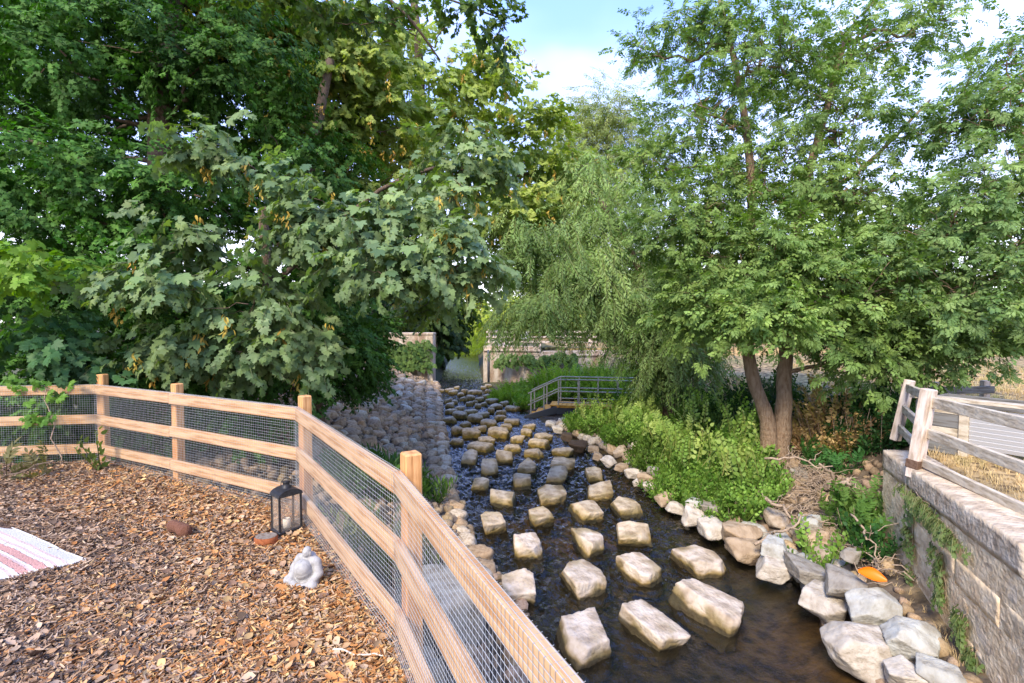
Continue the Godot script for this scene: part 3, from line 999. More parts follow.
func build_bank_rocks() -> void:
	# the right water's edge: x, y, z, width, picture height, tint, label
	var R := [
		[3.49,-1.50,-6.43,0.42,0.30,0,"pale cream rock at the water's edge right of the last stepping boulder"],
		[3.72,-1.40,-6.09,0.48,0.34,2,"dark grey split rock beside the cream rock at the water's edge"],
		[3.59,-1.50,-5.58,0.52,0.33,0,"long cream rock with a dry twig hanging over it, at the water's edge"],
		[3.46,-1.50,-4.83,0.66,0.47,0,"large pale two humped rock at the water's edge below the orange scrap"],
		[3.80,-1.25,-5.11,0.53,0.43,1,"large blue grey slab rock just below the orange scrap"],
		[3.81,-1.30,-4.63,0.45,0.42,1,"pale blue grey rock against the dry straw at the foot of the stone wall"],
		[3.57,-1.45,-4.36,0.37,0.27,0,"white rock at the bottom edge of the picture by the dark water"],
		[3.74,-1.35,-4.23,0.35,0.32,1,"pale grey rock lowest against the foot of the stone wall"],
		[3.76,-1.20,-5.47,0.44,0.32,2,"flat grey rock left of the orange scrap under dead twigs"],
		[3.56,-1.30,-6.59,0.33,0.29,1,"small pale grey rock under the dead branches"],
		[3.39,-1.55,-7.09,0.54,0.26,3,"low brown wet rock at the waterline"],
		[3.45,-1.45,-7.36,0.56,0.29,3,"pinkish rounded rock below the nettles"],
		[3.20,-1.50,-7.72,0.43,0.29,0,"flat cream wedge rock at the waterline below the nettles"],
		[3.10,-1.50,-8.19,0.51,0.25,0,"cream rock with a green weed growing on it"],
		[3.11,-1.35,-8.40,0.35,0.17,1,"pale grey flat rock tucked under the nettles"],
		[2.81,-1.50,-9.02,0.34,0.25,3,"brownish rock at the waterline left of the weedy cream rock"],
		[2.92,-1.55,-8.76,0.33,0.19,0,"small wedge shaped tan rock at the waterline"],
		[2.72,-1.50,-9.72,0.31,0.25,0,"tan rock with a notched top on the right waterline"],
		[2.55,-1.55,-10.06,0.20,0.20,0,"little tan stone touching the dark water on the right"],
		[2.70,-1.40,-9.97,0.36,0.26,3,"grey brown rock behind the little tan stone"],
		[2.85,-1.25,-9.95,0.26,0.26,2,"blue grey upright rock at the nettle edge"],
		[2.61,-1.50,-10.61,0.36,0.25,0,"cream elongated rock on the right waterline"],
		[2.45,-1.50,-11.01,0.31,0.22,3,"tan rock left of the cream elongated rock"],
		[2.25,-1.50,-11.49,0.32,0.23,0,"pinkish rock in the right edge line opposite the mossy pair"],
		[2.09,-1.50,-11.91,0.29,0.24,3,"low pink rock beside the dark bank rocks"],
		[2.06,-1.45,-12.45,0.30,0.22,3,"pink grey rock next to the dark wet rock"],
		[1.77,-1.50,-13.00,0.44,0.36,4,"dark wet rock on the right edge below the footbridge"],
		[1.55,-1.50,-14.01,0.34,0.28,4,"dark brown rock just downstream of the bridge steps"],
		[1.39,-1.50,-14.98,0.36,0.24,0,"cream flat rock at the foot of the bridge steps"],
		[1.18,-1.45,-15.47,0.31,0.25,0,"cream small rock touching the bridge stringer"],
		[0.19,-1.45,-19.31,0.31,0.35,0,"pale rock upstream of the bridge steps by the light green weeds"],
		[-0.17,-1.45,-20.57,0.41,0.37,3,"pale brown rock at the mouth of the sluice near the weeds"],
		[5.01,-0.80,-9.60,0.44,0.29,2,"grey rounded rock at the left foot of the forked trunk"],
		[5.53,-0.80,-9.70,0.33,0.31,2,"grey rounded rock at the right foot of the forked trunk"],
		[5.03,-0.95,-8.60,0.38,0.28,2,"grey blue rock in the dead branches behind the nettles"],
		[4.32,-1.15,-7.12,0.31,0.36,1,"pale rock half buried in dead branches"],
		[4.50,-1.10,-7.98,0.30,0.26,3,"dusty brown rock among the dead branches near the nettles"],
		[4.23,-1.15,-6.10,0.23,0.18,2,"grey rock below the tangle of twigs at the wall"],
		[3.51,-1.60,-7.02,0.35,0.17,4,"dark wet rock lying half in the water"],
		[3.31,-1.35,-8.20,0.36,0.20,2,"grey rock peeping from under the nettles"],
	]
	for i in R.size():
		var r: Array = R[i]
		rng.seed = 1500 + i
		var w: float = r[3]
		var half := Vector3(w * 0.47, clampf(w * 0.28, 0.08, 0.22), w * rng.randf_range(0.36, 0.48))
		var o := put("bank_rock", rock_mesh(half, 4 if i < 10 else 3, 700 + i * 5, 0.3, 0.0, -9.0, 0.1, 0.03, 60.0, Color(0.64, 0.61, 0.55), Color(0.54, 0.50, 0.44)), M.rock[r[5]])
		o.position = Vector3(r[0], maxf(r[1], land(r[0], r[2]) + half.y * 0.15), r[2] - half.z * 0.25)
		o.rotation = Vector3(rng.randf_range(0.0, 0.25), rng.randf_range(-0.7, 0.2), rng.randf_range(-0.25, 0.1))
		tag(o, r[6], "rock", "rocks along the right bank")
	# the smaller stones that line the right waterline
	var small := []
	for k in 6:
		small.append(rock_mesh(Vector3(0.5, 0.36, 0.42), 2, 2600 + k * 3, 0.25, 0.0, -9.0, 0.1, 0.04, 60.0, Color(0.68, 0.64, 0.57), Color(0.56, 0.51, 0.44)))
	rng.seed = 56
	for line in 2:
		var away := 6.2 + line * 0.15
		var count := 0
		while away < 16.5:
			count += 1
			var size := rng.randf_range(0.26, 0.44)
			var px := right_edge(away) + 0.04 + line * 0.34 + rng.randf_range(-0.05, 0.07)
			var pebble := put("waterline_stone", small[rng.randi() % 6], M.rock[[0, 6, 3, 6, 1][rng.randi() % 5]])
			pebble.scale = Vector3(size, size * 0.9, size)
			pebble.position = Vector3(px, land(px, -away) + size * 0.14, -away)
			pebble.rotation = Vector3(rng.randf_range(-0.25, 0.25), rng.randf() * TAU, rng.randf_range(-0.25, 0.25))
			tag(pebble, "pale stone %s from the camera in the %s line along the right waterline" % [nth(count), "lower" if line == 0 else "upper"], "rock", "stones lining the right waterline")
			away += size * 1.0
	# the left bank: grey riprap, a tan line of stones at the water
	var kinds := []
	for k in 9:
		kinds.append(rock_mesh(Vector3(0.5, 0.34, 0.42), 2, 2100 + k * 3, 0.2, 0.0, -9.0, 0.1, 0.05, 50.0, Color(0.72, 0.63, 0.49), Color(0.61, 0.53, 0.40)))
	rng.seed = 55
	var places := []
	var d := 6.8
	var edge := 0
	while d < 26.0:
		var x := left_edge(d) - rng.randf_range(-0.02, 0.1)
		var o := put("edge_stone", kinds[rng.randi() % 9], M.rock[3 if rng.randf() < 0.6 else 0])
		var s := rng.randf_range(0.26, 0.42)
		o.scale = Vector3(s, s * 0.9, s)
		o.position = Vector3(x, water_y(d) + 0.04, -d)
		o.rotation = Vector3(rng.randf_range(-0.2, 0.2), rng.randf() * TAU, rng.randf_range(-0.2, 0.2))
		edge += 1
		tag(o, "tan edging stone on the left waterline, number %s counting away from the garden fence" % nth(edge), "rock", "tan stones along the left waterline")
		places.append(Vector2(x, -d))
		d += s * 1.05
	var made := 0
	var row := 0
	var shades := [[2, "grey"], [5, "brownish grey"], [6, "pale grey"], [1, "bluish grey"], [3, "tan"]]
	d = 9.2
	while d < 25.6 and made < 296:
		row += 1
		var step := 0.26 + 0.0085 * d
		var seat := 0
		var out := 0.34
		while out < 3.3 and made < 296:
			var p := Vector2(left_edge(d) - out + rng.randf_range(-0.07, 0.07), -d + rng.randf_range(-0.3, 0.3) * step)
			out += step * rng.randf_range(0.85, 1.15)
			if past_garden(p) < 0.2 or p.x < -7.2:
				continue
			made += 1
			seat += 1
			var s := step * rng.randf_range(0.7, 1.12)
			var sh: Array = shades[[0, 1, 2, 3, 1, 2, 0, 4][rng.randi() % 8]]
			var o := put("riprap_rock", kinds[rng.randi() % 9], M.rock[sh[0]])
			o.scale = Vector3(s, s * rng.randf_range(0.7, 1.1), s * rng.randf_range(0.8, 1.1))
			o.position = Vector3(p.x, land(p.x, p.y) + s * 0.08, p.y)
			o.rotation = Vector3(rng.randf_range(-0.35, 0.35), rng.randf() * TAU, rng.randf_range(-0.35, 0.35))
			tag(o, "%s riprap rock, %s from the water in the %s left bank row" % [sh[1], nth(seat), nth(row)], "rock", "grey riprap on the left bank")
		d += step
	# a squared block seen through the netting at the near left edge
	var blk := put("wall_block", rock_mesh(Vector3(0.32, 0.3, 0.42), 3, 3300, 0.95, 0.0, -9.0, 0.1, 0.015), M.rock[1])
	blk.position = Vector3(-0.621, -1.200, -5.065)
	blk.rotation.y = 0.3
	tag(blk, "squared grey white block seen through the wire mesh below the near rails", "rock")
	var blk2 := put("wall_block", rock_mesh(Vector3(0.26, 0.22, 0.3), 3, 3311, 0.9, 0.0, -9.0, 0.1, 0.015), M.rock[0])
	blk2.position = Vector3(-0.508, -1.250, -5.527)
	blk2.rotation.y = 0.7
	tag(blk2, "cream rounded block just beyond the squared one, seen through the mesh", "rock")
	# small rubble that fills the slope under the riprap and the right bank: too many to count
	var T := []
	var C := []
	for i in 9000:
		var dd := rng.randf_range(3.0, 26.0)
		var left := rng.randf() < 0.62
		var p := Vector2(left_edge(dd) - rng.randf_range(-0.15, 4.4), -dd) if left else Vector2(right_edge(dd) + rng.randf_range(-0.15, 2.6), -dd)
		if left and past_garden(p) < 0.12 or not left and dd > 10.0 or not left and right_of_wall(p) > -0.12 and dd < 7.0:
			continue
		var s := rng.randf_range(0.05, 0.2)
		var b := Basis.from_euler(Vector3(rng.randf() * TAU, rng.randf() * TAU, rng.randf() * TAU)).scaled(Vector3.ONE * s)
		T.append(Transform3D(b, Vector3(p.x, land(p.x, p.y) + s * 0.1, p.y)))
		var g := rng.randf_range(0.5, 1.0)
		C.append(Color(g, g * rng.randf_range(0.93, 1.0), g * rng.randf_range(0.85, 1.0)))
	scatter("bank_rubble", null, rock_mesh(Vector3(0.5, 0.36, 0.42), 1, 2222, 0.2, 0.0, -9.0, 0.1, 0.05, 50.0, Color(0.72, 0.63, 0.49), Color(0.61, 0.53, 0.40)), M.rock[6], T, C)

# ---------------------------------------------------------------- the stone wall on the right
func build_stone_wall() -> void:
	var w := thing("stone_wall", "weathered grey stone retaining wall with a concrete top on the right bank", "wall", Vector3(wall_b.x, 0, wall_b.y))
	var dir := (wall_a - wall_b).normalized()
	var length := wall_a.distance_to(wall_b)
	var X := Vector3(dir.x, 0, dir.y)            # away from the camera along the face
	var N := Vector3(dir.y, 0, -dir.x)           # out of the face, towards the stream
	var along0 := -2.9                           # the wall runs on past the camera's right
	var frame := Basis(-X, Vector3.UP, N)
	rng.seed = 61
	box_part("core", w, M.mortar, Transform3D(frame, X * (along0 + length) / 2.0 - N * 0.183 + Vector3(0, -1.02, 0)), Vector3(length - along0 - 0.06, 1.56, 0.36), 0.01)
	var y := -1.82
	var course := 0
	while y < -0.42:
		var h: float = [0.34, 0.30, 0.36, 0.28, 0.33, 0.30][course % 6]
		h = minf(h, -0.26 - y)
		var s := along0 - rng.randf() * 0.3
		while s < length:
			var l := rng.randf_range(0.45, 1.2)
			l = minf(l, length - s)
			if l > 0.05:
				# a worn block: a rock mesh stretched between its joints
				var o := put("stone", wall_block(Vector3(l - 0.004, h - 0.004, 0.26), 5000 + course * 40 + int(s * 7.0)), M.wallstone[rng.randi() % 4], w)
				o.transform = Transform3D(frame.rotated(X, rng.randf_range(-0.012, 0.012)), X * (s + l / 2.0) - N * (0.13 + rng.randf_range(-0.003, 0.008)) + Vector3(0, y + h / 2.0, 0))
			s += maxf(l, 0.05)
		y += h
		course += 1
	var s2 := along0
	while s2 < length:
		var l := minf(rng.randf_range(2.2, 3.0), length - s2)
		var o := put("coping_slab", wall_block(Vector3(l - 0.01, 0.285, 0.42), 6000 + int(s2 * 9.0)), M.coping, w)
		o.transform = Transform3D(frame, X * (s2 + l / 2.0) - N * 0.207 + Vector3(0, -0.115, 0))
		s2 += maxf(l, 0.1)

func wall_block(size: Vector3, seed_: int) -> ArrayMesh:     # a box with rounded, chipped arrises and a lumpy face
	var nx := clampi(int(size.x / 0.055), 4, 26)
	var ny := clampi(int(size.y / 0.05), 3, 7)
	var V := PackedVector3Array()
	var I := PackedInt32Array()
	for side in 3:            # front (+z and -z are symmetrical, so front, top, ends come from one wrapped sheet)
		pass
	var rows := ny + 6
	for j in rows + 1:
		for i in nx + 1:
			var u := float(i) / nx * 2.0 - 1.0
			# profile: back bottom -> front bottom -> front top -> back top; the front is where frame z points to the stream
			var v := float(j) / rows * 4.0 - 2.0
			var yy := clampf(v, -1.0, 1.0)
			var zz := 1.0 - maxf(absf(v) - 1.0, 0.0) * 2.0
			var p := Vector3(u, yy, zz)
			var q := Vector3(p.x * size.x, p.y * size.y, p.z * size.z) / 2.0
			var n := rough.get_noise_3dv(q * 8.0 + Vector3(seed_ * 1.7, 0, 0)) * 0.010 + rough.get_noise_3dv(q * 24.0 + Vector3(0, seed_, 0)) * 0.006
			var ex := maxf(absf(u) - 0.86, 0.0) / 0.14
			var ey := maxf(absf(yy) - 0.8, 0.0) / 0.2
			var zf := 1.0 if zz > 0.9 else 0.4
			q.z += (n - 0.003 * (ex * ex + ey * ey)) * zf
			q.y += n * 0.25 * signf(yy) - 0.003 * signf(yy) * ex * ex
			V.append(q)
	for j in rows:
		for i in nx:
			var a := j * (nx + 1) + i
			I.append_array([a, a + nx + 1, a + 1, a + 1, a + nx + 1, a + nx + 2])
	for e in [0, nx]:          # the ends
		var c := V.size()
		V.append(Vector3((float(e) / nx - 0.5) * size.x * 0.999, 0, 0))
		for j in rows:
			var a: int = j * (nx + 1) + e
			if e == 0:
				I.append_array([c, a + nx + 1, a])
			else:
				I.append_array([c, a, a + nx + 1])
	return smooth_mesh(V, I)

# ---------------------------------------------------------------- the weathered fence and the shed behind it
func build_right_fence() -> void:
	var f := thing("field_fence", "weathered grey post and rail fence on top of the stone wall with leaning posts", "fence", Vector3(4.8, 0, -5.95))
	var o := f.position
	# posts: foot and head
	for q in [[Vector3(4.780, 0.018, -5.867), Vector3(4.879, 0.965, -5.824), 0.15], [Vector3(5.852, 0.062, -7.540), Vector3(5.970, 0.878, -7.472), 0.13], [Vector3(6.804, 0.018, -8.338), Vector3(6.888, 0.724, -8.366), 0.14], [Vector3(3.95, -0.1, -3.2), Vector3(4.1, 0.95, -3.2), 0.15]]:
		var a: Vector3 = q[0] - o
		var b: Vector3 = q[1] - o
		var y := (b - a).normalized()
		var x := y.cross(Vector3(-0.35, 0, -0.94)).normalized()
		a -= y * 0.12
		var st := new_st()
		bevel_box(st, Transform3D(), Vector3(q[2], a.distance_to(b), q[2] * 0.8), 0.012)
		part("post", st, M.weathered_post, f).transform = Transform3D(Basis(x, y, x.cross(y)), (a + b) / 2.0)
		if q[2] > 0.145 and q[0].z < -4.0:
			var st2 := new_st()
			bevel_box(st2, Transform3D(), Vector3(q[2] + 0.012, 0.10, q[2] * 0.8 + 0.012), 0.004)
			part("rotted_foot", st2, mat(Color(0.42, 0.33, 0.27), 0.95, M.bark.albedo_texture, Vector3(4, 4, 4)), f).transform = Transform3D(Basis(x, y, x.cross(y)), a + y * 0.17)
	# rails towards the camera's right, then the short ones running back
	var P0 := Vector3(4.93, 0, -5.93)
	for r in [[Vector3(4.911, 0.811, -5.828), Vector3(4.714, 0.812, -4.517), 0.125], [Vector3(4.880, 0.444, -5.833), Vector3(4.662, 0.418, -4.451), 0.115], [Vector3(4.838, 0.098, -5.840), Vector3(4.579, 0.070, -4.357), 0.10], [Vector3(4.992, 0.849, -5.969), Vector3(5.900, 0.765, -7.417), 0.12], [Vector3(4.896, 0.525, -5.957), Vector3(5.880, 0.444, -7.454), 0.11], [Vector3(4.860, 0.261, -5.946), Vector3(5.820, 0.159, -7.443), 0.11]]:
		var a: Vector3 = r[0] - o
		var b: Vector3 = r[1] - o
		if r[1].z > -5.0:
			b = a + (b - a) * 1.9
		var st := new_st()
		bevel_box(st, Transform3D(), Vector3(a.distance_to(b), r[2], 0.05), 0.006)
		part("rail", st, M.weathered, f).transform = along(a, b)
	# the low boarded shed with the white slatted panel
	var s0 := Vector3(5.288, -0.030, -6.290)
	var ax := (Vector3(6.758, 0.244, -6.546) - Vector3(6.275, 0.299, -7.349))
	ax.y = 0
	ax = ax.normalized()
	var S := thing("boarded_bin", "low grey boarded timber bin with a white slatted panel behind the weathered fence", "bin", Vector3(5.712, 0.321, -6.949) * Vector3(1, 0, 1) + Vector3(0, -0.03, 0))
	var nz := Vector3.UP.cross(ax).normalized()      # away from the stream
	var fr := Basis(ax, Vector3.UP, -nz)
	var k := 0
	for y in [0.09, 0.27, 0.45, 0.63]:
		box_part("board", S, M.grey_board if k % 2 == 0 else M.weathered, Transform3D(fr, ax * 0.22 + Vector3(0, y, 0) + nz * (0.003 * (k % 2))), Vector3(0.44, 0.168, 0.03), 0.004)
		box_part("board", S, M.grey_board, Transform3D(Basis(nz, Vector3.UP, ax), nz * 0.45 + Vector3(0, y, 0)), Vector3(0.84, 0.168, 0.03), 0.004)
		box_part("board", S, M.grey_board, Transform3D(fr, ax * 1.15 + Vector3(0, y, 0) + nz * 0.9), Vector3(2.3, 0.168, 0.03), 0.004)
		k += 1
	box_part("corner_post", S, M.grey_board, Transform3D(Basis(), Vector3(0, 0.36, 0) + nz * 0.02), Vector3(0.09, 0.78, 0.09))
	box_part("corner_post", S, M.weathered, Transform3D(fr, ax * 0.48 + Vector3(0, 0.34, 0)), Vector3(0.10, 0.70, 0.08))
	box_part("corner_post", S, M.weathered, Transform3D(fr, ax * 1.20 + Vector3(0, 0.34, 0)), Vector3(0.10, 0.70, 0.08))
	for y2 in 9:
		box_part("white_slat", S, M.white_paint, Transform3D(fr.rotated(ax, 0.35), ax * 0.84 + Vector3(0, 0.16 + y2 * 0.058, 0)), Vector3(0.62, 0.060, 0.012), 0.003)
	box_part("top_board", S, M.weathered, Transform3D(fr, ax * 1.2 + Vector3(0, 0.745, 0) - nz * 0.01), Vector3(2.6, 0.05, 0.16), 0.005)
	box_part("board", S, M.weathered, Transform3D(fr, ax * 1.76 + Vector3(0, 0.35, 0)), Vector3(1.0, 0.60, 0.03), 0.005)
	var back := thing("back_fence", "short grey rail fence with stub posts in the dry field behind the bin", "fence", Vector3(7.614, 0.344, -8.952) * Vector3(1, 0, 1) + Vector3(0, -0.03, 0))
	for q in [0.0, 0.55, 1.1]:
		box_part("post", back, M.weathered_post, Transform3D(Basis(), Vector3(q, 0.34, -q * 0.2)), Vector3(0.12, 0.72, 0.1))
	for y3 in [0.56, 0.3]:
		box_part("rail", back, M.grey_board, along(Vector3(-0.2, y3, 0.10), Vector3(1.2, y3 - 0.02, -0.15)), Vector3(1.42, 0.13, 0.04))

func build_orange_scrap() -> void:
	var V := PackedVector3Array()
	var I := PackedInt32Array()
	for i in 13:
		var t := i / 12.0
		for j in 9:
			var a := lerpf(-1.3, 1.1, j / 8.0)
			var wid := 0.075 * sin(PI * clampf(t * 0.93 + 0.05, 0, 1)) + 0.008
			V.append(Vector3((t - 0.5) * 0.27, wid * (1.0 - cos(a)) * 0.9 + 0.05 * (t - 0.6) * (t - 0.6), wid * sin(a)))
	for i in 12:
		for j in 8:
			var b := i * 9 + j
			I.append_array([b, b + 9, b + 1, b + 1, b + 9, b + 10])
	var o := put("plastic_scrap", smooth_mesh(V, I), M.orange)
	o.position = Vector3(3.855, -0.980, -5.251)
	o.rotation = Vector3(0.5, -0.45, -0.2)
	tag(o, "bright orange curved plastic scrap lying on twigs by the stone wall", "scrap")

# ---------------------------------------------------------------- sluice walls and footbridge
func build_sluice() -> void:
	var tl := Vector3(-4.108, 1.067, -25.993)
	var L := thing("sluice_wall", "pinkish concrete sluice abutment left of the stream mouth", "wall", Vector3(tl.x, 0, tl.z))
	box_part("wall_body", L, M.concrete, Transform3D(Basis(), Vector3(-4.0, (tl.y - 2.6) / 2.0, -0.4)), Vector3(8.0, tl.y + 2.6, 0.8), 0.03)
	box_part("return_wall", L, M.concrete, Transform3D(Basis(Vector3.UP, 0.09), Vector3(-1.05, (tl.y - 2.62) / 2.0, -5.8)), Vector3(0.6, tl.y + 2.58, 10.0), 0.03)
	box_part("cap", L, M.concrete, Transform3D(Basis(), Vector3(-4.0, tl.y + 0.06, -0.4)), Vector3(8.04, 0.12, 0.88), 0.02)
	var tr := Vector3(-1.456, 0.495, -25.971)
	var R := thing("sluice_wall", "curved pink concrete sluice abutment right of the stream mouth with pipe", "wall", Vector3(tr.x, 0, tr.z))
	box_part("return_wall", R, M.concrete, Transform3D(Basis(Vector3.UP, 0.08), Vector3(0.62, (tr.y - 2.6) / 2.0, -5.3)), Vector3(0.6, tr.y + 2.6, 10.0), 0.03)
	var curve := [Vector2(0, 0), Vector2(1.6, 0.15), Vector2(2.9, 0.45), Vector2(4.4, 0.2), Vector2(7.0, -0.5), Vector2(12.0, -2.2)]
	for i in 5:
		var a: Vector2 = curve[i]
		var b: Vector2 = curve[i + 1]
		var top := tr.y - (0.0 if i < 2 else 0.25)
		box_part("wall_panel", R, M.concrete, along(Vector3(a.x, (top - 2.6) / 2.0, a.y - 0.2 - i * 0.004), Vector3(b.x, (top - 2.6) / 2.0, b.y - 0.2 - i * 0.004)), Vector3(a.distance_to(b) + 0.05, top + 2.6, 0.4), 0.02)
		box_part("ledge", R, M.concrete, along(Vector3(a.x, top - 0.22, a.y + 0.03), Vector3(b.x, top - 0.22, b.y + 0.03)), Vector3(a.distance_to(b) + 0.04, 0.1, 0.12), 0.02)
	var st := new_st(true)
	tube(st, [Vector3(0.22, -1.55, 0.1), Vector3(0.22, tr.y - 0.2, 0.1)], [0.05, 0.05], 8)
	part("pipe", st, M.dark_steel, R)
	var F := thing("sluice_fence", "pale timber rail fence on top of the right sluice wall", "fence", Vector3(tr.x, tr.y, tr.z))
	for i in 5:
		var p := Vector3(0.25 + i * 1.35, 0.4, -0.5 - 0.12 * i)
		box_part("post", F, M.weathered_post, Transform3D(Basis(), p), Vector3(0.12, 0.9, 0.12))
	for h in [0.18, 0.45, 0.72]:
		box_part("rail", F, M.weathered_post, along(Vector3(0.1, h, -0.42), Vector3(6.0, h, -0.92)), Vector3(5.95, 0.1, 0.05))
		box_part("rail", F, M.weathered_post, along(Vector3(0.22, h + 0.01, -0.5), Vector3(0.8, h + 0.01, -6.0)), Vector3(5.5, 0.1, 0.05))
	var sg := put("white_notice", BoxMesh.new(), M.white_paint)
	sg.mesh.size = Vector3(0.5, 0.4, 0.02)
	sg.position = Vector3(tr.x + 2.1, tr.y + 0.55, tr.z - 0.5)
	tag(sg, "small blank white notice board on the sluice rail fence", "sign")

func build_bridge() -> void:
	var a := Vector3(1.575, -1.123, -17.401)
	var b := Vector3(4.352, -0.973, -16.906)
	var B := thing("footbridge", "narrow footbridge with yellow edged deck, grey handrails and steps down to the stream", "footbridge", a)
	var x := (b - a) * Vector3(1, 0, 1)
	var length := x.length()
	x = x.normalized()
	var z := Vector3.UP.cross(x)                 # away from the camera
	var fr := Basis(x, Vector3.UP, -z)
	var wide := 0.95
	box_part("front_beam", B, M.dark_steel, Transform3D(fr, x * length / 2 + Vector3(0, -0.23, 0)), Vector3(length, 0.26, 0.08), 0.01)
	box_part("back_beam", B, M.dark_steel, Transform3D(fr, x * length / 2 + Vector3(0, -0.23, 0) + z * wide), Vector3(length, 0.26, 0.08), 0.01)
	for i in int(length / 0.16):
		box_part("deck_board", B, M.deck, Transform3D(fr, x * (0.08 + i * 0.16) + z * wide / 2 + Vector3(0, -0.075, 0)), Vector3(0.148, 0.045, wide + 0.12), 0.005)
	box_part("edge_strip", B, M.deck, Transform3D(fr, x * length / 2 + Vector3(0, -0.07, 0) - z * 0.078), Vector3(length, 0.09, 0.03), 0.005)
	var foot := Vector3(0.561, -1.620, -17.420) - a
	var down := foot - Vector3(0, 0, 0)
	for s in [0.0, wide]:
		var zz: Vector3 = z * s
		var q := along(Vector3(0, -0.2, 0) + zz, down + zz)
		box_part("stair_stringer", B, M.dark_steel, q, Vector3(down.length() + 0.15, 0.24, 0.06), 0.01)
		for h in [0.45, 0.86]:
			var st := new_st(true)
			var run := [down + Vector3(0, h, 0) + zz, Vector3(0, h - 0.02, 0) + zz, x * 0.08 + Vector3(0, h, 0) + zz, x * (length - 0.05) + Vector3(0, h, 0) + zz, x * (length + 1.3) + Vector3(0, h + 0.85, 0) + zz]
			tube(st, run, [0.024, 0.024, 0.024, 0.024, 0.024], 7)
			part("handrail", st, M.steel, B)
		var lowr := new_st(true)
		tube(lowr, [Vector3(0, 0.06, 0) + zz, x * length + Vector3(0, 0.06, 0) + zz], [0.02, 0.02], 6)
		part("toe_rail", lowr, M.steel, B)
		for i in 5:
			box_part("rail_post", B, M.steel, Transform3D(fr, x * (0.05 + i * (length - 0.1) / 4.0) + zz + Vector3(0, 0.38, 0)), Vector3(0.045, 0.95, 0.045), 0.006)
		box_part("rail_post", B, M.steel, Transform3D(fr, down * 0.9 + zz + Vector3(0, 0.42, 0)), Vector3(0.045, 0.9, 0.045), 0.006)
		box_part("rail_post", B, M.steel, Transform3D(fr, down * 0.45 + zz + Vector3(0, 0.42, 0)), Vector3(0.045, 0.9, 0.045), 0.006)
	for i in 4:
		var t := (i + 0.5) / 4.0
		box_part("stair_tread", B, M.deck, Transform3D(fr, down * t + z * wide / 2 + Vector3(0, 0.0, 0)), Vector3(0.26, 0.04, wide - 0.07), 0.005)
	for i in 5:
		box_part("stair_tread", B, M.deck, Transform3D(fr, x * (length + 0.13 + i * 0.26) + z * wide / 2 + Vector3(0, 0.05 + i * 0.17, 0)), Vector3(0.27, 0.04, wide - 0.07), 0.005)
	for s in [0.0, wide]:
		box_part("stair_stringer", B, M.dark_steel, along(x * length + Vector3(0, -0.08, 0) + z * s, x * (length + 1.4) + Vector3(0, 0.82, 0) + z * s), Vector3(1.7, 0.24, 0.06), 0.01)

# ---------------------------------------------------------------- leaves and crowns
var OUT := {
	"maple": [Vector2(0, 1.0), Vector2(0.13, 0.82), Vector2(0.25, 0.72), Vector2(0.25, 0.55), Vector2(0.44, 0.64), Vector2(0.62, 0.64), Vector2(0.60, 0.46), Vector2(0.48, 0.30), Vector2(0.60, 0.20), Vector2(0.66, 0.04), Vector2(0.46, -0.08), Vector2(0.24, -0.20), Vector2(0, -0.05)],
	"small": [Vector2(0, 1.0), Vector2(0.20, 0.55), Vector2(0.56, 0.56), Vector2(0.36, 0.22), Vector2(0.52, -0.06), Vector2(0.16, -0.20), Vector2(0, -0.05)],
	"leaflet": [Vector2(0, 1.0), Vector2(0.17, 0.60), Vector2(0.17, 0.25), Vector2(0, 0.0)],
	"willow": [Vector2(0, 1.0), Vector2(0.13, 0.55), Vector2(0.11, 0.2), Vector2(0, 0.0)],
	"ovate": [Vector2(0, 1.0), Vector2(0.2, 0.72), Vector2(0.36, 0.38), Vector2(0.28, 0.08), Vector2(0, 0.0)],
}

func add_leaf(V: PackedVector3Array, I: PackedInt32Array, C: PackedColorArray, xf: Transform3D, kind: String, size: float, fold: float, droop: float, c: Color) -> void:
	var o: Array = OUT[kind]
	var n := o.size()
	var base := V.size()
	var mid := Vector2(0, 0.12 if kind == "maple" or kind == "small" else 0.4)
	var ring := []
	for i in n:
		ring.append(o[i])
	for i in range(n - 2, 0, -1):
		ring.append(Vector2(-o[i].x, o[i].y))
	ring.push_front(mid)
	for p in ring:
		V.append(xf * (Vector3(p.x, p.y, -droop * (p.y * p.y + p.x * p.x * 0.5) + fold * absf(p.x)) * size))
		C.append(c)
	var m := ring.size() - 1
	for i in m:
		I.append_array([base, base + 1 + i, base + 1 + (i + 1) % m])

func bar(V: PackedVector3Array, I: PackedInt32Array, C: PackedColorArray, a: Vector3, b: Vector3, r: float, c: Color) -> void:
	var x := (b - a).normalized()
	var y := x.cross(Vector3(0.3, 0.5, 0.8)).normalized() * r
	var z := x.cross(y)
	var base := V.size()
	for q in [y, -y * 0.5 + z * 0.87, -y * 0.5 - z * 0.87]:
		V.append(a + q); V.append(b + q * 0.6)
		C.append(c); C.append(c)
	for k in 3:
		var p := base + k * 2
		var q2 := base + ((k + 1) % 3) * 2
		I.append_array([p, p + 1, q2, q2, p + 1, q2 + 1])

